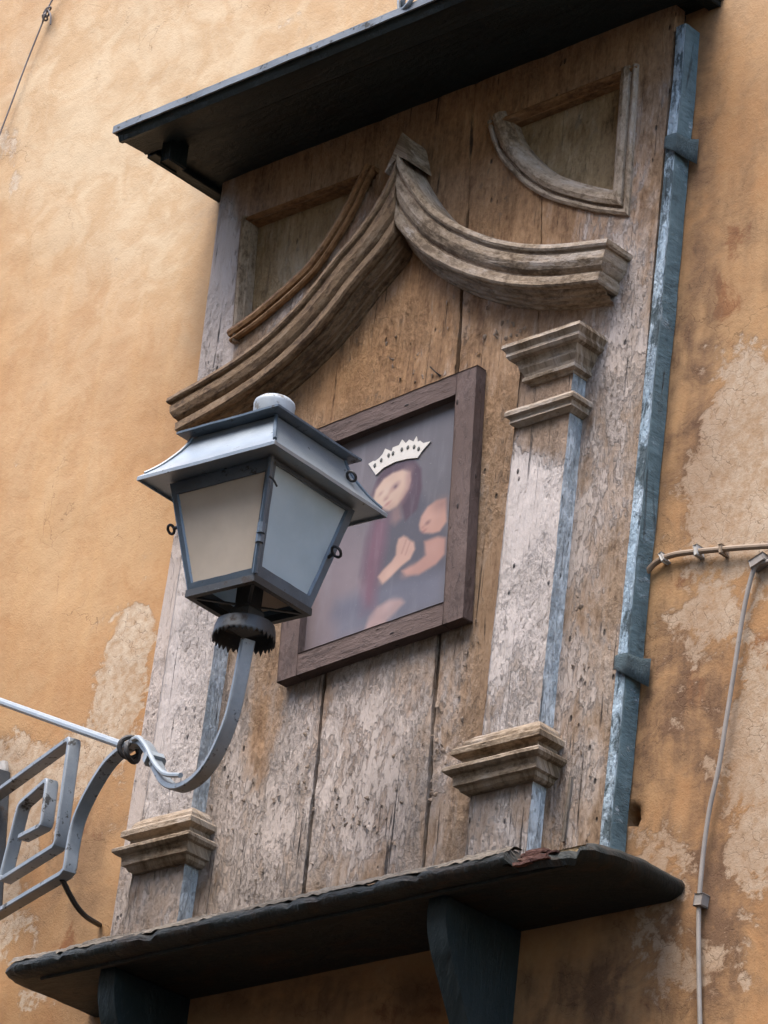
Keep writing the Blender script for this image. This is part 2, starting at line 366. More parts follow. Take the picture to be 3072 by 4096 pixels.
def plaster_mat():
    M = Mat('weathered ochre plaster'); P = M.n('ShaderNodeTexCoord').outputs['Object']
    a = M.n('ShaderNodeAttribute', attribute_name='stain_shade'); sp = M.n('ShaderNodeSeparateColor'); M.t.links.new(a.outputs[0], sp.inputs[0])
    peel, pale, dirt_shade = sp.outputs[0], sp.outputs[1], sp.outputs[2]; rust = a.outputs['Alpha']
    n1 = M.noise(P, 2.2, 7, .6, .3); n2 = M.noise(P, 9, 8, .66, .5); n3 = M.noise(P, 46, 6, .68); n4 = M.noise(P, 190, 4, .6)
    vs = M.noise(M.mapv(P, (14, 14, 1.2)), 1, 5, .6)                       # rain streaks down the wall
    t = M.math('ADD', M.math('MULTIPLY', n1, .45), M.math('ADD', M.math('MULTIPLY', n2, .35), M.math('MULTIPLY', n3, .2)))
    base = M.mix(M.step(t, .36, .64), lin(190, 140, 92), lin(210, 168, 120))
    base = M.mix(M.math('MULTIPLY', M.step(vs, .45, .7), .35), base, lin(224, 176, 120))
    fade = M.mix(M.step(n2, .35, .65), lin(214, 180, 138), lin(226, 198, 160))
    col = M.mix(M.math('MULTIPLY', pale, M.math('ADD', .6, M.math('MULTIPLY', n2, .8)), clamp=True), base, fade)
    rm = M.step(M.math('ADD', rust, M.math('MULTIPLY', M.math('SUBTRACT', n2, .5), 1.3)), .44, .58)
    col = M.mix(M.math('MULTIPLY', rm, .85), col, M.mix(n3, lin(150, 88, 44), lin(188, 120, 66)))
    dm = M.math('MULTIPLY', dirt_shade, M.math('ADD', .25, M.math('MULTIPLY', M.step(M.math('ADD', M.math('MULTIPLY', n2, .6), M.math('MULTIPLY', vs, .4)), .36, .62), .9)), clamp=True)
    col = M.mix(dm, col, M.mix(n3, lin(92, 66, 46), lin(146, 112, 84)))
    field = M.math('ADD', peel, M.math('ADD', M.math('MULTIPLY', M.math('SUBTRACT', n2, .5), 2.0), M.math('MULTIPLY', M.math('SUBTRACT', n3, .5), .8)))
    pm = M.step(field, .41, .60); pe = M.math('MULTIPLY', M.step(field, .34, .43), M.math('SUBTRACT', 1.0, pm))
    under = M.mix(M.step(M.math('ADD', M.math('MULTIPLY', n3, .6), M.math('MULTIPLY', n2, .4)), .36, .64), lin(186, 152, 116), lin(220, 198, 170))
    under = M.mix(M.math('MULTIPLY', dirt_shade, .6), under, lin(150, 116, 88))
    col = M.mix(pm, col, under); col = M.mix(M.math('MULTIPLY', pe, .16), col, lin(110, 76, 48))
    # hairline cracks
    wv = M.n('ShaderNodeVectorMath', operation='ADD'); M.t.links.new(P, wv.inputs[0])
    wn = M.n('ShaderNodeTexNoise'); M.t.links.new(P, wn.inputs['Vector']); wn.inputs['Scale'].default_value = 7; wn.inputs['Detail'].default_value = 5
    sc = M.n('ShaderNodeVectorMath', operation='SCALE'); M.t.links.new(wn.outputs[1], sc.inputs[0]); sc.inputs[3].default_value = .22; M.t.links.new(sc.outputs[0], wv.inputs[1])
    e = M.vor(wv.outputs[0], 5.5, 'DISTANCE_TO_EDGE'); e2 = M.vor(wv.outputs[0], 24, 'DISTANCE_TO_EDGE')
    ck = M.math('MULTIPLY', M.math('SUBTRACT', 1.0, M.step(e, .002, .007)), M.math('MULTIPLY', M.step(n1, .56, .62), .7))
    ck2 = M.math('MULTIPLY', M.math('SUBTRACT', 1.0, M.step(e2, .008, .03)), M.math('MULTIPLY', M.step(M.math('ADD', peel, dirt_shade), .4, .8), M.step(n2, .48, .56)))
    crack = M.math('MAXIMUM', ck, M.math('MULTIPLY', ck2, .8))
    col = M.mix(M.math('MULTIPLY', crack, .55), col, lin(96, 66, 44))
    pit_ = M.math('MULTIPLY', M.step(n3, .70, .76), .35); col = M.mix(pit_, col, lin(150, 100, 60))
    h = M.math('ADD', M.math('MULTIPLY', n3, .55), M.math('ADD', M.math('MULTIPLY', n4, .35), M.math('MULTIPLY', n2, .35)))
    h = M.math('SUBTRACT', h, M.math('ADD', M.math('MULTIPLY', pm, .35), M.math('MULTIPLY', crack, .25)))
    return M.done(col, .88, M.bump(h, .30, .010), spec=.2)
MAT['plaster'] = plaster_mat()

def ground_mat():
    M = Mat('dark cobbles'); P = M.n('ShaderNodeTexCoord').outputs['Object']
    e = M.vor(P, 8, 'DISTANCE_TO_EDGE'); n = M.noise(P, 3, 5)
    return M.done(M.mix(M.step(e, .02, .08), lin(40, 38, 34), M.mix(n, lin(50, 50, 50), lin(76, 74, 72))), .7, M.bump(M.step(e, .0, .12), .5, .02))

# ------------------------------------------------------------------ stains, wear and painted shade: soft blobs at measured places
def blobs(U, V, items):
    f = np.zeros_like(U)
    for (cx, cy, rx, ry, val, *rot) in items:
        a = math.radians(rot[0]) if rot else 0.0
        dx, dy = U-cx, V-cy; x = (dx*math.cos(a)+dy*math.sin(a))/rx; y = (-dx*math.sin(a)+dy*math.cos(a))/ry
        d = np.sqrt(x*x+y*y); f = f+val*np.clip(1.25-d*.75, 0, 1)**1.0*(d < 1.67)
    return f

def set_attr(me, name, arr):
    at_ = me.attributes.new(name, 'FLOAT_COLOR', 'POINT'); at_.data.foreach_set('color', np.clip(arr, 0, 1).astype(np.float32).ravel())

# ================================================================== SETTING
bm = bmesh.new(); bmesh.ops.create_grid(bm, x_segments=2, y_segments=2, size=400)
g = finish('ground', bm, ground_mat(), base=(0, 0, 0)); g['kind'] = 'structure'

WO = -.05                                            # the plaster face lies 5 cm behind the board face
xs = np.concatenate([np.arange(-9, -2.2, .4), np.arange(-2.2, 2.0, .0125), np.arange(2.0, 9.1, .4)])
zs = np.concatenate([np.arange(-H, -2.0, .35), np.arange(-2.0, 1.9, .0125), np.arange(1.9, 6.0, .35)])
X, Z = np.meshgrid(xs, zs); U_, V_ = project(X, WO, Z)
rel = np.zeros_like(X)
for i in range(X.shape[0]):
    for j in range(X.shape[1]):
        p = Vector((X[i, j], 3.3, Z[i, j]))
        rel[i, j] = .010*mn.noise(p*1.3) + .0024*mn.noise(p*5) + .0009*mn.noise(p*17)
nx, nz = len(xs), len(zs)
# brick-hole beside the batten near its foot
hole = np.exp(-((U_-2525)/30)**4-((V_-3265)/34)**4); hole = np.clip(hole*1.6-.35, 0, 1)
co = np.stack([X, -(WO+np.minimum(rel, .006)-.045*hole), Z], -1).reshape(-1, 3)
back = np.array([[xs[0], .45, zs[0]], [xs[-1], .45, zs[0]], [xs[-1], .45, zs[-1]], [xs[0], .45, zs[-1]]])
idx = np.arange(nx*nz).reshape(nz, nx)
quads = np.stack([idx[:-1, :-1], idx[:-1, 1:], idx[1:, 1:], idx[1:, :-1]], -1).reshape(-1, 4).tolist()
b0 = nx*nz
quads += [list(idx[0, ::-1])+[b0, b0+1], list(idx[-1, :])+[b0+2, b0+3], list(idx[:, -1][::-1])+[b0+1, b0+2][:0]+[b0+1, b0+2], list(idx[:, 0])+[b0+3, b0], [b0+1, b0, b0+3, b0+2]]
me = bpy.data.meshes.new('plaster_wall'); me.from_pydata(np.vstack([co, back]).tolist(), [], quads); me.update()
peel = blobs(U_, V_, [(2850, 3000, 330, 900, .26), (2950, 1750, 200, 500, .12), (500, 2620, 110, 200, .8, 12), (470, 2850, 90, 190, .5, 10), (560, 2500, 60, 70, .5), (160, 3100, 190, 130, .8, -20), (60, 3250, 140, 240, .8), (430, 2990, 90, 200, .55, 20),
    (30, 3650, 150, 190, .62), (480, 3240, 50, 110, .35, 15), (20, 560, 60, 110, .52), (60, 700, 30, 120, .35), (1180, 120, 110, 60, .38),
    (2960, 1620, 170, 280, .55), (2880, 2030, 180, 200, .55), (3060, 1900, 120, 400, .5), (2840, 2420, 120, 170, .52), (3060, 2750, 110, 330, .5), (2980, 3100, 130, 250, .5), (3030, 3500, 110, 190, .4),
    (2600, 3500, 130, 250, .5), (2740, 3880, 120, 110, .42), (2560, 3950, 90, 160, .38), (3000, 3900, 150, 160, .3), (130, 3980, 120, 110, .35)])
pale = blobs(U_, V_, [(1250, 150, 1000, 460, .65, -20), (400, 350, 620, 600, .55), (560, 900, 420, 580, .35), (250, 1700, 280, 700, .22), (700, 1050, 160, 260, .4, 10), (3060, 60, 170, 300, .35)])
dirt_shade = blobs(U_, V_, [(850, 860, 60, 130, .5), (800, 1150, 50, 400, .3), (2900, 500, 260, 900, .34), (2740, 900, 120, 900, .40), (2700, 1850, 170, 420, .6), (2680, 2900, 190, 420, .95), (2620, 3300, 210, 300, .7),
    (2950, 2700, 220, 900, .35), (2500, 3900, 420, 280, .6), (1500, 4000, 1000, 130, .8), (330, 3500, 230, 320, .45), (2950, 1000, 330, 1300, .30), (2850, 3300, 420, 900, .22), (200, 3250, 420, 520, .22), (2900, 3600, 330, 500, .40), (60, 3000, 120, 60, .2)])  # wall grime, plus shade painted in below the shelf
rust = blobs(U_, V_, [(2740, 2330, 150, 90, .5), (3040, 2560, 90, 150, .6), (2780, 2750, 90, 170, .5), (2890, 1420, 90, 500, .28), (2960, 1000, 130, 500, .3), (330, 3260, 150, 190, .42), (540, 2700, 45, 170, .45, 10), (250, 3800, 170, 160, .42), (2560, 3990, 130, 100, .4), (120, 2300, 280, 450, .18), (1750, 4050, 700, 90, .4), (1150, 330, 20, 20, 0)])
st = np.stack([peel, pale, dirt_shade, rust], -1).reshape(-1, 4); st = np.vstack([st, np.zeros((4, 4))])
set_attr(me, 'stain_shade', st); me.materials.append(MAT['plaster'])
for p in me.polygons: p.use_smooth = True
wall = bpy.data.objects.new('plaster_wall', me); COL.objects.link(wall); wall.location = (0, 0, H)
tag(wall, 'weathered ochre plaster house wall with peeled pale patches behind the wooden shrine', 'wall')

fh = thing('unseen_facing_house', 'unseen ochre house front across the street, added to block low sky and bounce light', 'house', (0, -8.0, 0))  # out of view; added to cut the low sky and give warm bounce
b = bmesh.new(); wins = []
fx = [-30, 8.0]; cols = [-27+4.2*i for i in range(9)]; rows_ = [1.2, 4.6, 8.0]
xs_ = sorted(fx+cols+[c+1.1 for c in cols]); zs_ = sorted([0, 11.6]+rows_+[r+1.9 for r in rows_])
for i in range(len(xs_)-1):
    for j in range(len(zs_)-1):
        a0, a1, c0_, c1_ = xs_[i], xs_[i+1], zs_[j], zs_[j+1]
        win = any(abs(a0-c) < 1e-6 for c in cols) and any(abs(c0_-r) < 1e-6 for r in rows_)
        q = [(a0, c0_), (a1, c0_), (a1, c1_), (a0, c1_)]
        if win:
            f_ = [b.verts.new((x, -8.0, z)) for x, z in q]; k_ = [b.verts.new((x, -8.16, z)) for x, z in q]
            for t in range(4): b.faces.new((f_[t], f_[(t+1) % 4], k_[(t+1) % 4], k_[t]))
            wins.append((a0, a1, c0_, c1_))
        else: b.faces.new([b.verts.new((x, -8.0, z)) for x, z in q])
for q in ([(-30, 0), (8, 0)],):
    for (xa, xb, ya, yb, za, zb_) in ((-30, -30, -8, -16, 0, 11.6), (8, 8, -8, -16, 0, 11.6)): b.faces.new([b.verts.new(p) for p in ((xa, ya, za), (xa, yb, za), (xa, yb, zb_), (xa, ya, zb_))])
    b.faces.new([b.verts.new(p) for p in ((-30, -8, 11.6), (8, -8, 11.6), (8, -16, 11.6), (-30, -16, 11.6))])
M = Mat('facing plaster'); P_ = M.n('ShaderNodeTexCoord').outputs['Object']
finish('facade', b, M.done(M.mix(M.noise(P_, .8, 5), lin(176, 146, 112), lin(200, 170, 134)), .9), fh)
M = Mat('grey green shutter'); shm = M.done(lin(86, 98, 92), .6)
for (a0, a1, c0_, c1_) in wins:
    b = bmesh.new(); bmesh.ops.create_cube(b, size=1)
    for v in b.verts: v.co = Vector(((a0+a1)/2+v.co.x*(a1-a0), -8.14+v.co.y*.03, (c0_+c1_)/2+v.co.z*(c1_-c0_)))
    finish('shutter', b, shm, fh)

# ================================================================== SHRINE
shrine = thing('wayside_shrine', 'tall weathered wooden wall shrine with curved pediment, two pilasters and dark canopy', 'shrine', W(0, -.05, -1.6))

# ---- spandrel panels: their arcs (wall coordinates)
def pts(o, *uv): return [at(u, v, o) for u, v in uv]
rp_arc = pts(.01, (1946, 490), (1968, 570), (2004, 641), (2098, 739), (2206, 798), (2369, 842), (2510, 860))
lp_arc = pts(.01, (925, 1372), (1010, 1312), (1089, 1249), (1190, 1160), (1284, 1060), (1400, 880), (1505, 668))
rp_arc = [tuple(p) for p in smooth_path([Vector((a, b)) for a, b in rp_arc], 6)]
lp_arc = [tuple(p) for p in smooth_path([Vector((a, b)) for a, b in lp_arc], 6)]
rp_top, rp_tr, rp_br = rp_arc[0], at(2548, 252, .01), rp_arc[-1]
lp_tl, lp_tr, lp_bl = at(966, 872, .01), lp_arc[-1], lp_arc[0]
R_HOLE = rp_arc + [rp_tr]
L_HOLE = lp_arc + [lp_tl]

def inside(poly, x, z):
    c = False; n = len(poly)
    for i in range(n):
        x1, z1 = poly[i]; x2, z2 = poly[i-1]
        if (z1 > z) != (z2 > z) and x < (x2-x1)*(z-z1)/(z2-z1)+x1: c = not c
    return c
def shrink(poly, d):
    cx = sum(p[0] for p in poly)/len(poly); cz = sum(p[1] for p in poly)/len(poly); out = []
    for x, z in poly:
        l = math.hypot(x-cx, z-cz); k = max(0, 1-d/l); out.append((cx+(x-cx)*k, cz+(z-cz)*k))
    return out
RH, LH = shrink(R_HOLE, .022), shrink(L_HOLE, .014)

# ---- back board: planks with open joints
def board_left(z): return -.717+.012*math.exp(-((z-.4)/.35)**2)-.02*max(0, -z)
BR = .752
seam_px = [[(1420, 2900), (1215, 3540)], [(1843, 1150), (1690, 3490)], [(2160, 500), (2150, 1330)]]
def seam_fn(k):
    if k == 0: (xa, za), (xb, zb) = at(1290, 2800, 0), at(1215, 3540, 0)
    elif k == 1: (xa, za), (xb, zb) = at(1843, 1200, 0), at(1690, 3490, 0)
    else: (xa, za), (xb, zb) = at(2163, 760, 0), at(2150, 1330, 0)
    m = (xb-xa)/(zb-za)
    return lambda z: xa+m*(z-za)+.004*mn.noise(Vector((k*3.1, 0, z*6)))+.0015*mn.noise(Vector((k*3.1, 2, z*40)))
seams = [seam_fn(0), seam_fn(1), seam_fn(2)]
def gap(k, z):
    n = mn.noise(Vector((k*7.7, 5, z*5)))
    if k == 0: g_ = .0135 if z < -.3 else .0020
    elif k == 1: g_ = .0090 if z < .75 else .0008
    else: g_ = .0034 if z < .97 else .001
    if k == 2 and z < .1: g_ = .0012
    return max(.0006, g_*(1+.6*n+.5*mn.noise(Vector((k*3.3, 1, z*23)))))
bm = bmesh.new(); DZ = .010
zz = [-1.075+DZ*i for i in range(int((1.115+1.075)/DZ)+1)]
cov_l = []
edges_fn = [lambda z: board_left(z)] + seams + [lambda z: BR]
for k in range(4):
    n = max(4, int((edges_fn[k+1](0)-edges_fn[k](0))/.010))
    off = [0, .0015, -.001, .001][k]; grid = []
    for z in zz:
        xa = edges_fn[k](z)+(gap(k-1, z)/2 if k > 0 else 0); xb = edges_fn[k+1](z)-(gap(k, z)/2 if k < 3 else 0)
        row = []
        for j in range(n+1):
            t = j/n; x = xa+(xb-xa)*t
            warp = -.003*(2*abs(t-.5))**6 + .0025*mn.noise(Vector((x*3, k*5, z*1.5))) + .0011*mn.noise(Vector((x*40, k, z*7)))
            if k == 2 or k == 1: warp += .0008*mn.noise(Vector((x*90, k, z*60)))
            row.append(bm.verts.new(W(x, off+warp, z)))
        # returns at the joints
        row = [bm.verts.new(W(xa, -.035, z))]+row+[bm.verts.new(W(xb, -.035, z))]
        grid.append(row)
    for i in range(len(zz)-1):
        for j in range(n+2):
            c = (grid[i][j].co+grid[i+1][min(j+1, n+2)].co)/2
            if inside(RH, c.x, c.z-H) or inside(LH, c.x, c.z-H): continue
            bm.faces.new((grid[i][j], grid[i][j+1], grid[i+1][j+1], grid[i+1][j]))
bmesh.ops.delete(bm, geom=[v for v in bm.verts if not v.link_faces], context='VERTS')
uvgrain(bm, 'z')
bm.verts.ensure_lookup_table()
bc = np.array([[v.co.x, -v.co.y, v.co.z-H] for v in bm.verts]); Ub, Vb = project(bc[:, 0], bc[:, 1], bc[:, 2])
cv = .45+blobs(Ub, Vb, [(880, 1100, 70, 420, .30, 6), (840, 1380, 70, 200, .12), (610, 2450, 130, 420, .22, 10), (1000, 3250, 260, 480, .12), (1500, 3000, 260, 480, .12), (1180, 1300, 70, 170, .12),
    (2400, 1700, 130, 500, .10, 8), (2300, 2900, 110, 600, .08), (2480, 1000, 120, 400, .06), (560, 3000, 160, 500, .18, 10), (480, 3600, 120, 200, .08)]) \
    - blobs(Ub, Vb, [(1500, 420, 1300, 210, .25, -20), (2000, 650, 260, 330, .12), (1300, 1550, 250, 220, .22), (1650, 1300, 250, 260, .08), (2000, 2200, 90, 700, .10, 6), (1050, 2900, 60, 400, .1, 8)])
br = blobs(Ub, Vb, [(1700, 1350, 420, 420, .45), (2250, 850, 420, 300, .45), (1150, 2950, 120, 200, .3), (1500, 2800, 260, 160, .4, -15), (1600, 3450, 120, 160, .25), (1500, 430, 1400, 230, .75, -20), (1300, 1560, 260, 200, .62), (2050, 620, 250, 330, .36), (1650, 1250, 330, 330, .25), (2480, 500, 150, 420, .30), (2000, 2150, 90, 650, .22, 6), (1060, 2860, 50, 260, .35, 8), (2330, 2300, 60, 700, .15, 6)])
dr = blobs(Ub, Vb, [(1500, 330, 1300, 150, .30, -20), (1250, 1650, 300, 180, .4), (1250, 2750, 260, 130, .35, -15), (1000, 3650, 160, 260, .5), (2330, 2600, 60, 900, .25, 6), (1960, 2300, 60, 600, .3, 6), (1650, 3300, 90, 280, .4), (900, 2900, 60, 600, .25, 8)])  # grime, plus shade put into the colour below canopy, arc and around frame
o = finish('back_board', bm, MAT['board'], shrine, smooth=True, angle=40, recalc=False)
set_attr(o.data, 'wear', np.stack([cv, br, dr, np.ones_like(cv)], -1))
bm = box(-.735, .745, -.049, -.037, -1.07, 1.108)
board_core = finish('board_backing', bm, MAT['black'], shrine)

# ---- recessed panels and their mouldings
def panel(poly, seed, name='panel'):
    b = bmesh.new(); P = shrink(poly, -.004)
    vs = [b.verts.new(W(x, -.030, z)) for x, z in P]; b.faces.new(vs)
    b2 = bmesh.ops.extrude_face_region(b, geom=list(b.faces)); 
    for v in [e for e in b2['geom'] if isinstance(e, bmesh.types.BMVert)]: v.co.y += .005
    uvgrain(b, 'z'); return finish(name, b, MAT['panel'], shrine)
panel(shrink(R_HOLE, .01), 1); panel(shrink(L_HOLE, .006), 2)
MP = [(0, -.002), (0, .008), (.005, .012), (.011, .010), (.012, .004), (.017, .004), (.018, .013), (.027, .017), (.038, .013), (.046, .003), (.049, -.004), (.054, -.006), (.056, -.031)]
def scale_prof(p, k, dz=0): return [(a*k, b+dz) for a, b in p]
keep = [p for p in rp_arc if math.hypot(p[0]-rp_br[0], p[1]-rp_br[1]) > .080]
up_ = Vector((rp_tr[0]-rp_br[0], rp_tr[1]-rp_br[1])); ul = up_.length
m = sweep_wall(resample(keep, .012)+[Vector(rp_br)]+[Vector(rp_br)+up_*(.080+(ul-.080)*k/24)/ul for k in range(25)], scale_prof(MP, 1.15), side=-1, uvoff=.3); jitter(m, .0005, 30, 1); finish('panel_moulding', m, MAT['mould'], shrine, smooth=True, angle=28)
m = sweep_wall(resample([rp_tr, rp_arc[0]], .012), scale_prof(MP, .34, -.004), side=-1, uvoff=2.3); jitter(m, .0005, 30, 3); finish('panel_moulding', m, MAT['mould2'], shrine, smooth=True, angle=28)
m = sweep_wall(resample(lp_arc, .012), scale_prof(MP, .98, .006), side=-1, uvoff=3.3); jitter(m, .0006, 30, 4); finish('panel_moulding', m, MAT['mould2'], shrine, smooth=True, angle=28)
m = sweep_wall(resample([lp_tl, lp_bl], .012), scale_prof(MP, .40, .001), side=-1, uvoff=4.3); jitter(m, .0008, 30, 5); finish('panel_moulding', m, MAT['mould'], shrine, smooth=True, angle=28)
m = sweep_wall(resample([lp_tr, lp_tl], .012), scale_prof(MP, .28, -.004), side=-1, uvoff=5.3); jitter(m, .0008, 30, 6); finish('panel_moulding', m, MAT['mould2'], shrine, smooth=True, angle=28)

# ---- pediment: two concave arcs meeting in a point
ra = pts(.09, (1590, 612), (1612, 660), (1653, 730), (1705, 800), (1772, 858), (1892, 920), (2043, 962), (2206, 972), (2432, 948))
la = pts(.09, (1590, 612), (1545, 725), (1505, 800), (1428, 915), (1338, 1020), (1244, 1141), (1166, 1232), (1048, 1345), (892, 1458), (664, 1590))
ra = [tuple(p) for p in smooth_path([Vector(p) for p in ra], 6)]; la = [tuple(p) for p in smooth_path([Vector(p) for p in la], 6)]
PP = [(0, -.004), (0, .080), (.002, .088), (.013, .091), (.018, .088), (.020, .081), (.025, .080), (.027, .084), (.045, .084), (.060, .077), (.066, .071), (.069, .066), (.073, .066), (.076, .074), (.096, .075), (.101, .071), (.103, .060), (.098, .050), (.105, .046), (.108, .036), (.114, .033), (.114, .022), (.120, .020), (.121, .008), (.125, .006), (.126, -.004)]
def arc_part(path, side, uvoff, seed):
    m = sweep_wall(path, PP, side=side, uvoff=uvoff, caps=False)
    m.verts.ensure_lookup_table(); n = len(PP); last = list(m.verts)[-n:]; L = m.loops.layers.uv.active
    t = Vector((path[-1][0]-path[-4][0], 0, path[-1][1]-path[-4][1])).normalized()
    for v, (nn, oo) in zip(last, PP): v.co -= t*(.091-oo)*.8
    bk = [m.verts.new((v.co.x, .004, v.co.z)) for v in last]
    for k in range(n-1):
        f = m.faces.new((last[k], last[k+1], bk[k+1], bk[k]))
        for l in f.loops: l[L].uv = (l.vert.co.y, l.vert.co.z*1.2)
    # mitre the two arcs on the centre line
    x0 = path[0][0]
    for v in m.verts:
        if side == 1 and v.co.x < x0: v.co.x = x0
        if side == -1 and v.co.x > x0: v.co.x = x0
    jitter(m, .0007, 22, seed); return m
ped = finish('pediment_arc', arc_part(resample(ra, .014), 1, .5, 11), MAT['mould'], shrine, smooth=True, angle=18)
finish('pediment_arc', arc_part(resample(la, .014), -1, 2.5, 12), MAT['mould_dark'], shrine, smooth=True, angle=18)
ax, az = ra[0]
b = bmesh.new()
tri = [(ax-.038, az-.040), (ax+.004, az+.058), (ax+.034, az-.030), (ax+.002, az-.006)]
for oo in (-.004, .088):
    pass
vf = [b.verts.new(W(x, .087, z)) for x, z in tri]; vb = [b.verts.new(W(x, -.004, z-(.0 if i != 1 else .004))) for i, (x, z) in enumerate(tri)]
b.faces.new(vf); b.faces.new(vb[::-1])
for i in range(4): b.faces.new((vf[i], vf[(i+1) % 4], vb[(i+1) % 4], vb[i]))
bmesh.ops.subdivide_edges(b, edges=list(b.edges), cuts=4, use_grid_fill=True); jitter(b, .0012, 30, 3); uvgrain(b, 'y')
finish('pediment_tip', b, MAT['mould'], shrine)

# ---- pilasters
def blue_side(o):
    mx = max(v.co.x for v in o.data.vertices)
    for p in o.data.polygons:
        if abs(p.normal.x) > .6 and p.center.x > mx-.05: p.material_index = 1
def pilaster(x0, x1, base_in, seed, lean):
    b = bmesh.new()
    box_into(b, x0, x1, -.003, .045, -.69, .262, cuts=(8, 2, 80), bev=.0025)
    jitter(b, .0014, 24, seed, (1, .9, .4)); uvgrain(b, 'z')
    for v in b.verts: v.co.x += lean*(v.co.z-H)
    # blue side on the right-hand face
    sh = finish('pilaster', b, MAT['pilaster'], shrine, base=W((x0+x1)/2, 0, -1.06))
    sh.data.materials.append(MAT['blue'])
    blue_side(sh)
    vc = np.array([list(v.co+sh.location+world_loc(shrine)) for v in sh.data.vertices]); Up, Vp = project(vc[:, 0], -vc[:, 1], vc[:, 2]-H)
    c = .56+blobs(Up, Vp, [(2080, 2050, 160, 480, .16, 8), (700, 2500, 170, 600, .14, 8)])-blobs(Up, Vp, [(2180, 1500, 220, 230, .34), (2230, 1750, 160, 110, .15), (2030, 2760, 160, 150, .04)])
    set_attr(sh.data, 'wear', np.stack([c, blobs(Up, Vp, [(2180, 1480, 230, 330, .30)]), c*0+.12, c*0+1], -1))
    base_prof = [(.004, -.662), (.016, -.672), (.021, -.680), (.022, -.689), (.034, -.694), (.038, -.699), (.038, -.711), (.030, -.714), (.020, -.717), (.020, -.735), (.042, -.738), (.049, -.743), (.049, -.750), (.042, -.756), (.033, -.758), (.031, -.764), (.030, -.781), (.022, -.784), (.018, -.792), (.010, -.797)]
    finish('base_moulding', ring_moulding(x0+base_in, x1-.004, .045, base_prof, seed+2), MAT['mould'], sh, smooth=True, angle=18)
    if True:
        cp = [(.044, .2745), (.054, .270), (.0555, .261), (.050, .256), (.046, .250), (.047, .242), (.042, .236), (.030, .233), (.027, .226), (.024, .214), (.016, .203), (.014, .196), (.018, .192), (.017, .185), (.006, .181), (.004, .176)]
        finish('capital', ring_moulding(x0+.040, x1-.002, .045, cp, seed+4), MAT['mould'], sh, smooth=True, angle=18)
        npf = [(.012, .122), (.023, .117), (.027, .110), (.026, .102), (.018, .099), (.016, .092), (.018, .086), (.008, .081), (.004, .078)]
        finish('neck_moulding', ring_moulding(x0+.014, x1, .045, npf, seed+6), MAT['mould'], sh, smooth=True, angle=18)
    # plinth below the base moulding
    b = bmesh.new(); box_into(b, x0-.018, x1-.006, -.003, .043, -1.075, -.792, cuts=(8, 2, 26), bev=.0025); jitter(b, .0018, 24, seed+8, (1, .9, .4)); uvgrain(b, 'z')
    pl = finish('plinth', b, MAT['pilaster'], sh); pl.data.materials.append(MAT['blue'])
    blue_side(pl)
    c2 = np.full(len(pl.data.vertices), .50); set_attr(pl.data, 'wear', np.stack([c2, c2*0+.1, c2*0+.25, c2*0+1], -1))
    return sh
pilaster(.426, .586, -.018, 21, .004)
pilaster(-.617, -.455, .004, 31, .012)

# ---- batten along the right edge, its sheet clips, foot block
zb = [-1.03+.025*i for i in range(84)]
b = bmesh.new(); L = b.loops.layers.uv.new('UVMap'); rows = []
sec = [(-.002, -.046), (-.002, -.001), (.0, .003), (.012, .0045), (.024, .0045), (.0275, .003), (.029, -.001), (.029, -.046)]
for z in zb:
    dx = .753+.010*math.sin((z+.2)*1.5)+.003*mn.noise(Vector((1, 2, z*5))); kk = 1.0+.08*mn.noise(Vector((5, 2, z*8)))
    rows.append([b.verts.new(W(dx+x*kk, oo+.0012*mn.noise(Vector((x*60, 3, z*30))), z)) for x, oo in sec])
for i in range(len(rows)-1):
    for j in range(len(sec)-1):
        f = b.faces.new((rows[i][j], rows[i][j+1], rows[i+1][j+1], rows[i+1][j])); f.material_index = 1 if j in (1, 2, 3, 4) else 0
        for l, (p, q) in zip(f.loops, ((i, j), (i, j+1), (i+1, j+1), (i+1, j))): l[L].uv = (zb[p], q*.0095)
b.faces.new(rows[0]); b.faces.new(rows[-1][::-1])
batten = finish('edge_batten', b, MAT['strip'], shrine, base=W(.765, -.02, -1.05), smooth=True, angle=50); batten.data.materials.append(MAT['strip_edge'])
for (u, v) in ((2725, 560), (2505, 2650)):
    x, z = at(u, v, .0)
    b = bmesh.new(); n = 10
    ins = [(-.004, .004), (.002, .007), (.024, .0075), (.0315, .005), (.0335, -.006), (.037, -.030), (.056, -.044)]
    rr = []
    for k in range(4):
        zz_ = z+.018-.011*k
        rr.append([b.verts.new(W(.753+.010*math.sin((zz_+.2)*1.5)+dx+.003*(k == 3), oo+.003+.004*(k == 3), zz_-.03*max(0, dx)*(k == 3)/.05)) for dx, oo in ins])
    for a_, b_ in zip(rr[:-1], rr[1:]):
        for k in range(len(ins)-1): b.faces.new((a_[k], a_[k+1], b_[k+1], b_[k]))
    o = finish('metal_clip', b, MAT['darkgreen'] if 'darkgreen' in MAT else MAT['strip'], batten, smooth=True, angle=60)
    uvl = o.data.uv_layers.new(name='UVMap'); md = o.modifiers.new('thickness', 'SOLIDIFY'); md.thickness = .002
b = box(.612, .738, -.002, .030, -1.075, -.962, cuts=(6, 0, 4), bev=.002); jitter(b, .001, 30, 4); uvgrain(b, 'x')
fb = finish('foot_block', b, MAT['panel'], shrine)
# split lath standing on the foot block
b = bmesh.new(); (xa, za), (xb, zb_) = at(2250, 3370, .004), at(2280, 3110, .004)
box_into(b, xa, xa+.007, .002, .008, za, zb_, cuts=(0, 0, 8)); jitter(b, .0012, 30, 9)
for v in b.verts: v.co.x += (xb-xa)*(v.co.z-H-za)/(zb_-za)
uvgrain(b, 'z'); finish('split_lath', b, MAT['shelf_top'], shrine)

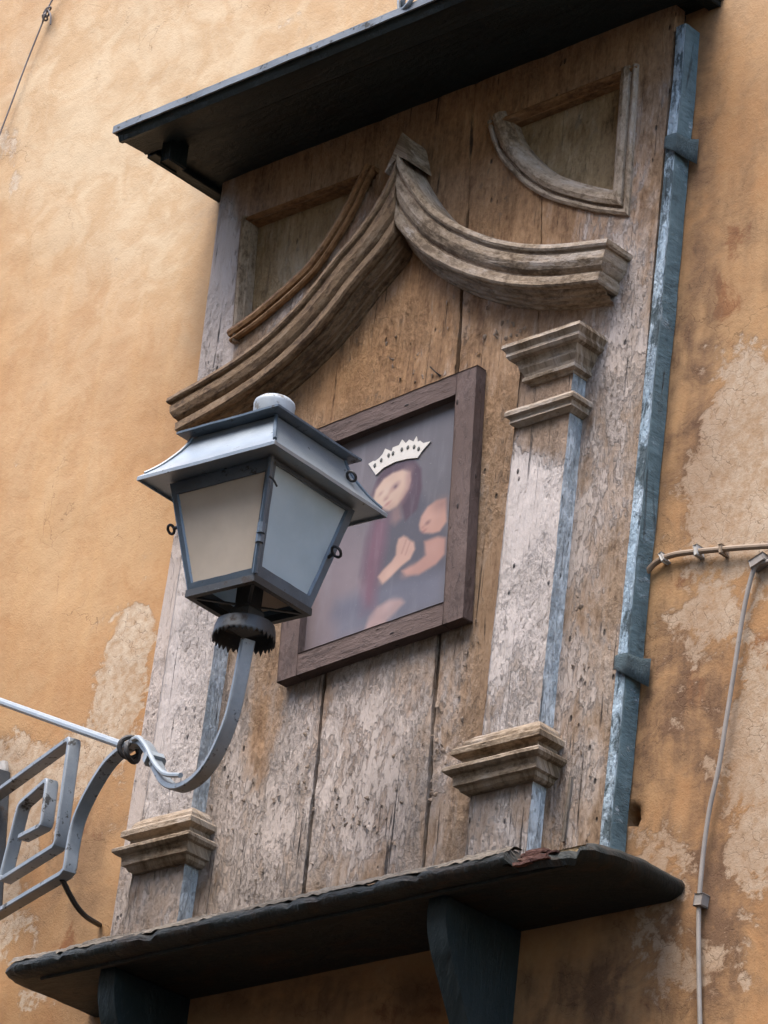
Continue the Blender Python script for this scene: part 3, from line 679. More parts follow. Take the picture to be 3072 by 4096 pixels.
# ---- canopy
can = finish('canopy', (lambda bb: (jitter(bb, .0012, 9, 2), uvgrain(bb, 'x'), bb)[2])(box(-.772, .845, -.05, .215, 1.112, 1.128, cuts=(40, 3, 0), bev=.001)), MAT['dark'], shrine, base=W(.03, -.05, 1.11))
fp = [(-.0, .205, 1.128), (.0, .205, 1.108), (0, .214, 1.102), (0, .222, 1.104), (0, .286, 1.100), (0, .292, 1.094), (0, .303, 1.092), (0, .308, 1.100), (0, .313, 1.112), (0, .313, 1.128)]
b = bmesh.new(); rows = []
for i in range(61):
    x = -.775+1.623*i/60; rows.append([b.verts.new(W(x, oo, z)) for _, oo, z in fp])
for a_, b_ in zip(rows[:-1], rows[1:]):
    for k in range(len(fp)): b.faces.new((a_[k], a_[(k+1) % len(fp)], b_[(k+1) % len(fp)], b_[k]))
b.faces.new(rows[0]); b.faces.new(rows[-1][::-1]); jitter(b, .001, 12, 7); uvgrain(b, 'x')
finish('front_moulding', b, MAT['dark'], can, smooth=True, angle=30)
# end battens
for xx in (-.775, .815):
    b = box(xx, xx+.032, -.05, .204, 1.098, 1.111, cuts=(0, 8, 0), bev=.002); jitter(b, .001, 14, xx); uvgrain(b, 'y'); finish('end_batten', b, MAT['dark'], can)
b = box(-.785, .856, -.05, .322, 1.129, 1.133, cuts=(50, 4, 0)); box_into(b, -.785, .856, .3165, .322, 1.113, 1.1288, cuts=(50, 0, 1)); box_into(b, -.785, -.7805, -.05, .3163, 1.113, 1.1288, cuts=(0, 10, 1)); box_into(b, .851, .856, -.05, .3163, 1.113, 1.1288, cuts=(0, 10, 1))
jitter(b, .0016, 11, 3); finish('roof_flashing', b, MAT['flash'], can)
x, z = at(694, 645, .20); b = box(x-.016, x+.016, .175, .225, z-.012, 1.111, bev=.004); uvgrain(b, 'z'); finish('peg', b, MAT['dark'], can)
# bent wire hooks standing on the canopy's front edge
x, z = at(1612, 42, .31)
p1 = smooth_path([W(x, .31, z), W(x+.012, .325, z+.02), W(x+.022, .31, z+.06), W(x+.035, .29, z+.10)], 6)
p2 = smooth_path([W(x, .313, z-.002), W(x+.03, .325, z-.002), W(x+.05, .32, z+.03), W(x+.062, .30, z+.08)], 6)
b = tube(p1, .007); merge(b, tube(p2, .006)); merge(b, tube([W(x-.012, .318, z+.028), W(x-.004, .318, z-.012)], .003)); finish('wire_hook', b, MAT['iron'], can, smooth=True)

# ---- shelf: thick board with rounded nose on front and ends
fr = pts(.25, (35, 3868), (2180, 3425)); SX0, SX1 = -.815, .935; SZT, SZB = -1.042, -1.090
nose = [(-.0, 0), (.012, -.001), (.022, -.006), (.030, -.016), (.031, -.026), (.024, -.037), (.010, -.043), (-.002, -.046)]
def outline(d):
    """plan of the shelf grown outwards by d: left wall, left front corner, right front corner (cut), right wall"""
    x0, x1 = SX0+.03-d, SX1-.03+d; of = .222+d
    c = [(x0, -.05), (x0, of-.05), (x0+.05*.3, of-.016), (x0+.05, of)]
    c += [(x1-.14, of), (x1-.075, of-.012), (x1-.03, of-.05), (x1-.006, of-.10), (x1, of-.16), (x1, -.05)]
    out = [c[0]]
    for a_, b_ in zip(c[:-1], c[1:]):
        n = max(2, int(math.hypot(b_[0]-a_[0], b_[1]-a_[1])/.016)) if False else None
    return c
base_c = outline(0)
cnt = [8, 3, 3, 90, 4, 4, 4, 4, 8]
b = bmesh.new(); rows = []
for d, dz in nose:
    c = outline(d); r = []
    for s, (a_, b_) in enumerate(zip(c[:-1], c[1:])):
        for k in range(cnt[s]): r.append((a_[0]+(b_[0]-a_[0])*k/cnt[s], a_[1]+(b_[1]-a_[1])*k/cnt[s]))
    r.append(c[-1]); rows.append([b.verts.new(W(x, oo, SZT+dz)) for x, oo in r])
for a_, b_ in zip(rows[:-1], rows[1:]):
    for k in range(len(a_)-1): b.faces.new((a_[k], a_[k+1], b_[k+1], b_[k]))
b.faces.new(rows[0]); b.faces.new(rows[-1][::-1])
# wear: chipped upper arris, broken bite near the right corner
ru, rv = at(2230, 3440, .24)
for v in b.verts:
    if v.co.z-H > -1.075 and -v.co.y > .15:
        n_ = mn.noise(Vector((v.co.x*14, 1, 2)))+.6*mn.noise(Vector((v.co.x*45, 4, 2)))
        if n_ > .25: v.co.z -= .010*(n_-.25)*2; v.co.y += .010*(n_-.25)
    if -v.co.y > .19 and abs(v.co.x-.80) < .075 and v.co.z-H > -1.08:
        v.co.z -= .016; v.co.y += .016
jitter(b, .0026, 17, 5); uvgrain(b, 'x')
shelf = finish('shelf', b, MAT['shelf'], shrine, base=W(.07, -.05, -1.12), smooth=True, angle=40)
# pale worn grey arris and the raw split at the right
b = bmesh.new()
rr = []; NX = 260
for k in range(NX+1):
    x = -.775+(.72+.775)*k/NX; n1_ = mn.noise(Vector((x*7, 1, 3))); n2_ = mn.noise(Vector((x*55, 4, 1))); n3_ = mn.noise(Vector((x*140, 2, 2)))
    h = max(.0006, .007+.006*n1_+.005*n2_+.003*n3_); d = .0015*n2_; oo = .228+.004*n1_
    dn = .006+.006*abs(n1_)+.005*n2_
    rr.append([b.verts.new(W(x, oo-.020, SZT+h)), b.verts.new(W(x, oo+d, SZT+h)), b.verts.new(W(x, oo+.010+d, SZT+h*.45)), b.verts.new(W(x, oo+.0155+d, SZT-dn*.5)), b.verts.new(W(x, oo+.0225, SZT-dn-.005))])
for A, B in zip(rr[:-1], rr[1:]):
    for k in range(4): b.faces.new((A[k], B[k], B[k+1], A[k+1]))
uvgrain(b, 'x'); finish('worn_arris', b, MAT['shelf_top'], shelf)
b = bmesh.new()
for k in range(9):
    x0 = .735+random.uniform(-.01, .03); l = random.uniform(.04, .10); zc = SZT-.004-.0045*k; oc = .205+.0036*k+random.uniform(0, .004)
    bb = bmesh.new(); box_into(bb, x0, x0+l, oc, oc+.012, zc-.004, zc, cuts=(6, 0, 0)); jitter(bb, .0025, 35, k*2.1); merge(b, bb)
uvgrain(b, 'x'); finish('splintered_patch', b, MAT['split'], shelf)
# thin bead under the nose
b = box(-.70, .84, .205, .216, -1.096, -1.0885, cuts=(60, 0, 0)); jitter(b, .001, 14, 8); uvgrain(b, 'x'); finish('shelf_bead', b, MAT['shelf'], shelf)

# ---- corbels below the shelf
def corbel(x, wd, seed):
    prof = [(.19, -1.089), (.187, -1.145), (.170, -1.195), (.152, -1.225), (.132, -1.26), (.108, -1.30), (.085, -1.34), (.066, -1.385), (.055, -1.44), (.052, -1.50), (.050, -1.56), (.03, -1.60), (-.05, -1.60)]
    b = bmesh.new(); 
    sm = [tuple(p) for p in smooth_path([Vector(p) for p in prof[:-1]], 3)]+[prof[-1]]
    L_, R_ = [], []
    outl = [(-.05, -1.089)] + sm
    L_ = [b.verts.new(W(x, oo, z)) for oo, z in outl]; R_ = [b.verts.new(W(x+wd, oo, z)) for oo, z in outl]
    b.faces.new(L_); b.faces.new(R_[::-1]); n = len(outl)
    for i in range(n): b.faces.new((L_[i], L_[(i+1) % n], R_[(i+1) % n], R_[i]))
    bmesh.ops.bevel(b, geom=[e for e in b.edges if abs(e.verts[0].co.x-e.verts[1].co.x) < 1e-6], offset=.004, segments=2, affect='EDGES')
    jitter(b, .0012, 18, seed); uvgrain(b, 'z')
    return finish('corbel', b, MAT['corbel'], shelf, smooth=True, angle=35)
cx, cz = at(1712, 3622, .19); corbel(cx, .052, 3)
cx, cz = at(398, 3890, .19); corbel(cx, .052, 5)

b = bmesh.new(); rnd = random.Random(5)
zones = [(1740, 3000, 40, 160), (1230, 3080, 60, 300), (1560, 3150, 200, 240), (1420, 3300, 150, 200), (1900, 1300, 130, 160), (1620, 1450, 160, 120), (2320, 2700, 60, 400), (1000, 3200, 160, 300), (1880, 2700, 60, 250), (2050, 1320, 90, 80)]
for k in range(150):
    zx = zones[k % len(zones)] if k > 8 else zones[0]
    x, z = at(zx[0]+rnd.gauss(0, .5)*zx[2], zx[1]+rnd.gauss(0, .5)*zx[3], .003)
    if any(abs(x-f(z)) < .007 for f in seams): continue
    L_, wd = rnd.uniform(.006, .017)*(1.6 if k < 5 else 1), rnd.uniform(.003, .007); rot = rnd.gauss(0, .35); side = rnd.choice((-1, 1)); cu = rnd.uniform(.003, .008)
    g_ = []
    for i in range(5):
        row = []
        for j in range(4):
            a, c = (i/4-.5)*L_*(1-.25*abs(j-1.5)), (j/3)*wd*side; lift = .0018+cu*(j/3)**1.7*(.6+.4*math.sin(i+k))
            row.append(b.verts.new(W(x+c*math.cos(rot)-a*math.sin(rot), lift, z+a*math.cos(rot)+c*math.sin(rot))))
        g_.append(row)
    for i in range(4):
        for j in range(3): b.faces.new((g_[i][j], g_[i][j+1], g_[i+1][j+1], g_[i+1][j]))
uvgrain(b, 'z'); o = finish('paint_flakes', b, MAT['pilaster'], shrine, smooth=True); o['kind'] = 'stuff'
md = o.modifiers.new('thickness', 'SOLIDIFY'); md.thickness = .0007
# nails and wire staples in the planks
b = bmesh.new()
for (u, v, du, dv) in ((1738, 1478, 28, 34), (930+830, 1500, 6, 4)):
    xa, za = at(u, v, .0); xb, zb_ = at(u+du, v+dv, .0); merge(b, tube([W(xb, -.002, zb_), W(xa, .016, za)], .0016, 6))
finish('bent_nail', b, MAT['cable'], shrine)

# ================================================================== FRAMED PICTURE
tr, brr, bl = np.array(at(1904, 1463, .032)), np.array(at(1853, 2470, .032)), np.array(at(1109, 2729, .032))
tl = tr-(brr-bl)
def fq(s, t): p = tl+(tr-tl)*s+(bl-tl)*t; return float(p[0]), float(p[1])
FW, FH = float(np.linalg.norm(tr-tl)), float(np.linalg.norm(bl-tl))
ang = math.atan2(tr[1]-tl[1], tr[0]-tl[0])
c0 = fq(.5, 1.0)
pic = thing('framed_picture', 'tilted maroon wooden picture frame holding a faded print of a crowned woman with a child', 'picture', W(c0[0], .0, c0[1]))
def rail(s0, s1, t0, t1, grain, name, seed):
    b = bmesh.new(); nS, nT = (30, 3) if grain == 'x' else (3, 30)
    box_into(b, 0, (s1-s0)*FW, .003, .032, 0, (t1-t0)*FH, cuts=(nS, 1, nT), bev=.0018)
    jitter(b, .0007, 30, seed)
    for v in b.verts: v.co.z -= H
    uvgrain(b, grain)
    for v in b.verts:
        v.co.x, v.co.z = v.co.x+s0*FW, v.co.z+(1-t1)*FH
        xx_, zz_ = v.co.x*math.cos(ang)-v.co.z*math.sin(ang), v.co.x*math.sin(ang)+v.co.z*math.cos(ang)
        v.co.x, v.co.z = bl[0]+xx_, bl[1]+zz_+H
    return finish(name, b, MAT['frame'], pic)
rw = .060/FW; rh = .056/FH; e_ = .0008
rail(0, rw, 0, 1, 'z', 'frame_stile', 1); rail(1-rw, 1, 0, 1, 'z', 'frame_stile', 2)
rail(rw+e_, 1-rw-e_, 0, rh, 'x', 'frame_rail', 3); rail(rw+e_, 1-rw-e_, 1-rh, 1, 'x', 'frame_rail', 4)

# the print: soft shapes laid on a fine grid, s to the right, t downwards
NS, NTt = 170, 200
S_, T_ = np.meshgrid(np.linspace(0, 1, NS), np.linspace(0, 1, NTt))
TLp = np.array([1252., 1767.]); sv = np.array([554., -183.]); tv = np.array([-38., 829.])
Minv = np.linalg.inv(np.stack([sv, tv], 1))
def zp(zx, zy): return Minv @ (np.array([1100+(zx-36)*.633, 1400+(zy-24)*.633])-TLp)
img = np.zeros((NTt, NS, 3)); bgc = np.array([104, 97, 97.])
img[:] = bgc; asp = .520/.433
def blend(m, c): global img; img = img*(1-m[..., None])+np.array(c, float)*m[..., None]
def ell(zx, zy, rx, ry, rot, c, soft=.25, a=1.0):
    s0, t0 = zp(zx, zy); X_ = (S_-s0); Y_ = (T_-t0)*asp; q = math.radians(rot)
    x = X_*math.cos(q)+Y_*math.sin(q); y = -X_*math.sin(q)+Y_*math.cos(q); d = np.sqrt((x/rx)**2+(y/ry)**2)
    blend(np.clip((1+soft-d)/(2*soft), 0, 1)**1.2*a, c)
def limb(p, r0, r1, c, soft=.3, a=1.0):
    P_ = [zp(*q) for q in p]; best = np.full_like(S_, 9.)
    for i, (A, B) in enumerate(zip(P_[:-1], P_[1:])):
        ax_, ay_ = S_-A[0], (T_-A[1])*asp; bx, by = B[0]-A[0], (B[1]-A[1])*asp; h = np.clip((ax_*bx+ay_*by)/(bx*bx+by*by), 0, 1)
        rr = r0+(r1-r0)*(i+h)/(len(P_)-1); best = np.minimum(best, np.hypot(ax_-bx*h, ay_-by*h)/rr)
    blend(np.clip((1+soft-best)/(2*soft), 0, 1)**1.2*a, c)
nz_ = np.array([[mn.noise(Vector((s*5, t*6, 1)))*.6+mn.noise(Vector((s*17, t*20, 4)))*.3 for s in np.linspace(0, 1, NS)] for t in np.linspace(0, 1, NTt)])
def poly(P_, c, soft=.012, a=1.0):
    Q_ = np.array([zp(*p) for p in P_]); n = len(Q_); dmin = np.full_like(S_, 9.); ins = np.zeros(S_.shape, bool)
    for i in range(n):
        A, B = Q_[i], Q_[i-1]; bx, by = B[0]-A[0], (B[1]-A[1])*asp; ax_, ay_ = S_-A[0], (T_-A[1])*asp
        h = np.clip((ax_*bx+ay_*by)/(bx*bx+by*by+1e-12), 0, 1); dmin = np.minimum(dmin, np.hypot(ax_-bx*h, ay_-by*h))
        ins ^= ((A[1] > T_) != (B[1] > T_)) & (S_ < (B[0]-A[0])*(T_-A[1])/((B[1]-A[1]) or 1e-9)+A[0])
    blend(np.clip(.5+np.where(ins, dmin, -dmin)/(2*soft), 0, 1)*a, c)
ell(430, 1500, .36, .60, 0, (140, 120, 120), .7, .75)              # lit ground on the left
poly([(640, 1010), (760, 960), (900, 900), (960, 980), (1060, 1180), (1060, 1420), (900, 1500), (640, 1560), (560, 1400), (590, 1180)], (82, 77, 81), .03, .9)   # dark mantle
poly([(420, 1560), (620, 1480), (860, 1420), (1050, 1400), (1050, 1600), (800, 1690), (420, 1800)], (108, 106, 116), .05, .85)   # blue lap
poly([(640, 1030), (720, 1050), (700, 1250), (660, 1450), (640, 1620), (570, 1640), (570, 1380), (600, 1180)], (126, 80, 90), .04, .8)   # red sleeve and gown
poly([(612, 900), (650, 800), (700, 740), (790, 700), (870, 700), (910, 760), (915, 880), (890, 1010), (820, 1080), (790, 960), (700, 1000), (640, 980)], (82, 58, 64), .010)   # veil and hair
poly([(628, 930), (642, 872), (688, 806), (742, 770), (800, 756), (846, 776), (850, 826), (838, 880), (806, 936), (768, 990), (722, 1010), (676, 990), (640, 960)], (210, 174, 148), .009)   # face
ell(690, 900, .055, .055, 20, (220, 190, 164), .9, .75); ell(790, 800, .06, .03, -20, (212, 178, 152), .9, .6)
limb([(838, 790), (836, 870), (800, 950)], .020, .02, (150, 112, 106), 1.0, .6)
ell(757, 858, .030, .017, -25, (134, 100, 98), .8, .75); ell(760, 860, .011, .008, -25, (92, 68, 72), .8, .7); ell(672, 898, .018, .010, -28, (160, 122, 110), .9, .6)
limb([(738, 880), (712, 916), (698, 930)], .010, .013, (184, 144, 122), 1.0, .7); ell(704, 934, .014, .007, -20, (158, 114, 102), .9, .7)   # nose
ell(712, 966, .024, .008, -22, (168, 104, 98), .8, .8); ell(722, 986, .030, .012, -20, (186, 146, 124), 1.0, .6)
poly([(735, 1005), (790, 965), (800, 1060), (760, 1100), (735, 1080)], (146, 112, 104), .02, .8)   # neck in the veil's shade
poly([(900, 1110), (912, 1060), (950, 1000), (1000, 965), (1055, 955), (1060, 1100), (1020, 1160), (980, 1170), (930, 1165), (905, 1145)], (192, 144, 122), .009)   # child's head
ell(960, 1070, .040, .045, 15, (204, 158, 136), .9, .75); ell(1030, 990, .045, .035, 10, (150, 108, 94), .9, .65)
ell(950, 1100, .017, .010, -20, (120, 82, 76), .9, .8); ell(922, 1128, .010, .008, 0, (164, 112, 98), .9, .7); ell(930, 1150, .016, .007, -20, (148, 90, 84), .9, .7)
poly([(930, 1215), (1010, 1190), (1055, 1200), (1050, 1300), (1000, 1360), (900, 1420), (830, 1420), (800, 1390), (870, 1360), (940, 1300)], (182, 134, 116), .011)   # child's arm
ell(985, 1260, .045, .04, -40, (196, 148, 128), .9, .7); ell(850, 1390, .045, .026, -15, (190, 142, 124), .8, .8)
poly([(660, 1420), (690, 1380), (740, 1330), (765, 1290), (768, 1235), (780, 1190), (810, 1172), (832, 1184), (846, 1200), (872, 1216), (878, 1260), (850, 1320), (800, 1360), (740, 1420), (690, 1465)], (198, 156, 134), .009)   # praying hands
ell(720, 1400, .05, .025, -38, (206, 166, 144), .9, .8); limb([(800, 1280), (826, 1200)], .006, .005, (160, 116, 104), .9, .6); limb([(822, 1290), (848, 1214)], .005, .004, (158, 114, 102), .9, .6)
poly([(590, 1745), (610, 1660), (660, 1605), (730, 1570), (800, 1560), (820, 1585), (770, 1640), (720, 1690), (690, 1745)], (182, 148, 138), .014, .9)   # child's leg below
ell(720, 1600, .05, .025, -20, (200, 166, 156), .9, .7); limb([(420, 1640), (520, 1600), (600, 1640)], .05, .04, (98, 94, 104), .8, .6)
img = img*(1+.10*nz_[..., None])
img = img*.90+np.array([140, 136, 138])*.10                         # faded print, with haze painted in for the reflecting glass
sR = lambda a: np.where(a <= .04045, a/12.92, ((a+.055)/1.055)**2.4)
pcol = np.concatenate([sR(np.clip(img/255, 0, 1)), np.ones((NTt, NS, 1))], -1).reshape(-1, 4)
def inner(s, t): return fq(rw*.9+s*(1-1.8*rw), rh*.9+t*(1-1.8*rh))
pv = [W(*(lambda p: (p[0], .012, p[1]))(inner(s, t))) for t in np.linspace(0, 1, NTt) for s in np.linspace(0, 1, NS)]
loc = pic.location
pf = [(i*NS+j, (i+1)*NS+j, (i+1)*NS+j+1, i*NS+j+1) for i in range(NTt-1) for j in range(NS-1)]
me = bpy.data.meshes.new('print'); me.from_pydata([v-loc for v in pv], [], pf); me.update(); set_attr(me, 'ink', pcol)
M = Mat('faded print'); a = M.n('ShaderNodeAttribute', attribute_name='ink'); P = M.n('ShaderNodeTexCoord').outputs['Object']
sp_ = M.noise(P, 160, 4, .7); st_ = M.noise(M.mapv(P, (30, 30, 5)), 1, 5, .6)
pc_ = M.mix(M.math('MULTIPLY', M.step(sp_, .62, .72), .35), a.outputs[0], lin(178, 172, 168))
pc_ = M.mix(M.math('MULTIPLY', M.step(st_, .5, .75), .16), pc_, lin(170, 164, 166))
me.materials.append(M.done(pc_, .42, M.bump(st_, .05, .002), spec=.25))
pr = bpy.data.objects.new('print', me); COL.objects.link(pr); pr.parent = pic
# backing card behind the print, with its pale worn edge at the foot
b = bmesh.new(); q = [inner(0, 0), inner(1, 0), inner(1, 1), inner(0, 1)]
f0 = [b.verts.new(W(x, .010, z)) for x, z in q]; f1 = [b.verts.new(W(x, .005, z)) for x, z in q]; b.faces.new(f0); b.faces.new(f1[::-1])
for i in range(4): b.faces.new((f0[i], f0[(i+1) % 4], f1[(i+1) % 4], f1[i]))
finish('backing_card', b, MAT['clip'], pic)
# cut-out crown fixed over the print
cz_ = [(600, 705), (645, 780), (690, 738), (760, 705), (830, 692), (893, 690), (915, 655), (968, 592), (925, 600), (905, 582), (893, 590), (885, 553), (868, 585), (842, 570), (822, 592), (800, 566), (782, 600), (745, 612), (738, 636), (700, 615), (684, 650), (665, 672), (640, 690), (628, 688)]
def zwall(zx, zy, oo): s, t = zp(zx, zy); x, z = inner(float(s), float(t)); return W(x, oo, z)
b = bmesh.new(); f0 = [b.verts.new(zwall(zx, zy, .0150)) for zx, zy in cz_]; f1 = [b.verts.new(zwall(zx, zy, .0128)) for zx, zy in cz_]
b.faces.new(f0); b.faces.new(f1[::-1])
for i in range(len(cz_)): b.faces.new((f0[i], f0[(i+1) % len(cz_)], f1[(i+1) % len(cz_)], f1[i]))
M = Mat('ivory crown'); MAT['crown'] = M.done(M.mix(M.noise(M.n('ShaderNodeTexCoord').outputs['Object'], 60), lin(238, 230, 218), lin(220, 210, 196)), .6)
crown = finish('crown', b, MAT['crown'], pic)
b = bmesh.new()
for zx, zy in ((640, 718), (678, 688), (722, 660), (748, 650), (800, 630), (836, 620), (873, 620), (900, 635)):
    c_ = zwall(zx, zy, .0158); bb = bmesh.new(); bmesh.ops.create_uvsphere(bb, u_segments=10, v_segments=6, radius=.0052)
    for v in bb.verts: v.co = Vector((v.co.x*.8, v.co.y*.25, v.co.z*1.1))+c_
    merge(b, bb)
M = Mat('dark studs'); finish('crown_studs', b, M.done(lin(92, 92, 84), .6), crown, smooth=True)

# ================================================================== LANTERN ON ITS BRACKET
LO = .55
sx_, ez = .181, -.241; sz_ = ez
E = Vector((1, .35)).normalized()                     # the bracket's plane runs along the wall and slowly away from it
En = Vector((E.y, E.x, 0))                            # its normal, world coordinates (x, -o): (1,-.35) -> normal (.35, 1)
def onE(U, V, s=0.0):
    d = _f + _r*(U-1536)/FPX - _u*(V-2048)/FPX
    nrm = np.array([-E.y, E.x, 0]); p0 = np.array([sx_, LO+s, 0]); t = ((p0-_C)@nrm)/(d@nrm); P = _C+t*d
    return W(float(P[0]), float(P[1]), float(P[2]))
bot = -.489                                          # bottom of the glazed body
lant = thing('wall_lantern', 'slate blue four-sided street lantern with frosted panes on a scrolled iron wall bracket', 'lantern', W(sx_, LO, bot-.12))
yaw = math.radians(-4.3)
def LW(a, c, z):                                       # lantern coordinates: a along the wall, c away from it
    return W(sx_+a*math.cos(yaw)-c*math.sin(yaw), LO+a*math.sin(yaw)+c*math.cos(yaw), z)
def loft(rings, cap0=True, cap1=True, sub=1):
    b = bmesh.new(); R_ = []
    for hw, z in rings:
        q = [(-hw, hw), (hw, hw), (hw, -hw), (-hw, -hw)]; r = []
        for i in range(4):
            for k in range(sub): r.append((q[i][0]+(q[(i+1) % 4][0]-q[i][0])*k/sub, q[i][1]+(q[(i+1) % 4][1]-q[i][1])*k/sub))
        R_.append([b.verts.new(LW(p[0], p[1], z)) for p in r])
    n = 4*sub
    for A, B in zip(R_[:-1], R_[1:]):
        for i in range(n): b.faces.new((A[i], A[(i+1) % n], B[(i+1) % n], B[i]))
    if cap0: b.faces.new(R_[0])
    if cap1: b.faces.new(R_[-1][::-1])
    return b
# lower roof: skirt that flares out to the eave, folded lip
sk = [(.117, -.132), (.123, -.150), (.133, -.170), (.145, -.189), (.157, -.206), (.169, -.220), (.181, -.232), (.1905, -.241), (.192, -.243), (.192, -.251), (.1895, -.251), (.1895, -.245), (.145, -.243)]
b = loft(sk, sub=8); jitter(b, .0012, 9, 4)
skirt = finish('roof_skirt', b, MAT['roof'], lant, smooth=True, angle=35)
for (sa, sc) in ((1, 1), (1, -1), (-1, 1), (-1, -1)):   # hip straps
    pth = [LW(sa*(hw+.001), sc*(hw+.001), z) for hw, z in sk[:7]]
    finish('hip_strap', tube(smooth_path(pth, 3), .0045, 8), MAT['lantern'], skirt, smooth=True)
# upper roof plate and white vent cap
b = loft([(.119, -.130), (.141, -.128), (.1435, -.127), (.1435, -.122), (.12, -.112), (.055, -.078), (.045, -.076)], sub=6); jitter(b, .001, 10, 9)
upper = finish('upper_roof', b, MAT['lantern'], lant, smooth=True, angle=18)
cc = LW(0, 0, 0)
b = lathe([(.040, -.080), (.0445, -.074), (.0455, -.030), (.0462, -.026), (.0445, -.020), (.037, -.013), (.022, -.009), (.001, -.0075)], cc.x, cc.y, 36)
for v in b.verts: v.co.z += H
finish('vent_cap', b, MAT['cap'], lant, smooth=True, angle=40)
# glazed body: tapered, four framed panes
HT, HB = .142, .094; zt, zb0 = ez-.006, bot
def side_pt(k, u, z, inset=0.0):                       # side k, u in -1..1 across, at height z
    f = (z-zb0)/(zt-zb0); hw = HB+(HT-HB)*f-inset
    a, c = [(u*hw, hw), (hw, -u*hw), (-u*hw, -hw), (-hw, u*hw)][k]; return a, c
def sub_u(k, m_, z, sgn): hw = HB+(HT-HB)*(z-zb0)/(zt-zb0); return sgn*(hw-m_)/hw
for k in range(4):
    st_w, br_h, tr_h = (.0115, .014, .026) if k in (0, 2) else (.018, .022, .008)
    # frame: outer trapezoid with an opening, given thickness
    b = bmesh.new(); zi0, zi1 = zb0+br_h, zt-tr_h
    def ring(inset):
        o4 = [side_pt(k, -1, zb0, inset), side_pt(k, 1, zb0, inset), side_pt(k, 1, zt, inset), side_pt(k, -1, zt, inset)]; oz = [zb0, zb0, zt, zt]
        i4 = [side_pt(k, sub_u(k, st_w, zi0, -1), zi0, inset), side_pt(k, sub_u(k, st_w, zi0, 1), zi0, inset), side_pt(k, sub_u(k, st_w, zi1, 1), zi1, inset), side_pt(k, sub_u(k, st_w, zi1, -1), zi1, inset)]; iz = [zi0, zi0, zi1, zi1]
        return [b.verts.new(LW(p[0], p[1], z)) for p, z in zip(o4, oz)], [b.verts.new(LW(p[0], p[1], z)) for p, z in zip(i4, iz)]
    oa, ia = ring(0.0 if k in (1, 3) else .0012); ob, ib = ring(.009)
    for i in range(4):
        j = (i+1) % 4
        b.faces.new((oa[i], oa[j], ia[j], ia[i])); b.faces.new((ob[j], ob[i], ib[i], ib[j])); b.faces.new((ia[i], ia[j], ib[j], ib[i])); b.faces.new((oa[j], oa[i], ob[i], ob[j]))
    bmesh.ops.subdivide_edges(b, edges=[e for e in b.edges if e.calc_length() > .06], cuts=6, use_grid_fill=True); jitter(b, .0010, 30, k)
    fr_ = finish('side_frame', b, MAT['lantern'], lant)
    b = bmesh.new(); q = []
    for dep in (.0055, .0085):
        q.append([b.verts.new(LW(*side_pt(k, sub_u(k, st_w-.006, z, s), z, dep), z)) for s, z in ((-1, zi0-.006), (1, zi0-.006), (1, zi1+.006), (-1, zi1+.006))])
    b.faces.new(q[0]); b.faces.new(q[1][::-1])
    for i in range(4): b.faces.new((q[0][i], q[0][(i+1) % 4], q[1][(i+1) % 4], q[1][i]))
    finish('pane', b, MAT['pane_skylit' if k in (1, 3) else 'pane'], fr_)
# corner hinge post at the near corner
b = tube([LW(HB+.002, HB+.002, zb0), LW(HT+.002, HT+.002, zt)], .0065, 8)
for f_ in (.30, .38): 
    hw = HB+(HT-HB)*f_; merge(b, tube([LW(hw+.003, hw+.003, zb0+(zt-zb0)*f_-.012), LW(hw+.003, hw+.003, zb0+(zt-zb0)*f_+.012)], .009, 8))
finish('hinge_post', b, MAT['lantern'], lant, smooth=True)
# bottom rim (open), cross strips and socket
b = bmesh.new(); z0, z1 = bot-.017, bot-.001
ro = [[(s1*h, s2*h) for s1, s2 in ((-1, 1), (1, 1), (1, -1), (-1, -1))] for h in (.096, .083)]
V_o1 = [b.verts.new(LW(*p, z1)) for p in ro[0]]; V_o0 = [b.verts.new(LW(*p, z0)) for p in ro[0]]; V_i1 = [b.verts.new(LW(*p, z1)) for p in ro[1]]; V_i0 = [b.verts.new(LW(*p, z0)) for p in ro[1]]
for i in range(4):
    j = (i+1) % 4
    b.faces.new((V_o0[i], V_o0[j], V_o1[j], V_o1[i])); b.faces.new((V_i0[j], V_i0[i], V_i1[i], V_i1[j])); b.faces.new((V_o0[j], V_o0[i], V_i0[i], V_i0[j])); b.faces.new((V_o1[i], V_o1[j], V_i1[j], V_i1[i]))
finish('bottom_rim', b, MAT['darkiron'], lant)
b = bmesh.new()
for s in (1, -1): merge(b, bar([LW(-.082*s, .082, bot-.016), LW(.082*s, -.082, bot-.016)], (0, 0, 1), .007, .004 if s > 0 else .006))
finish('cross_strips', b, MAT['darkiron'], lant)
b = loft([(.020, bot+.05), (.020, bot-.02), (.026, bot-.03), (.026, bot-.075)]); finish('socket', b, MAT['darkiron'], lant)
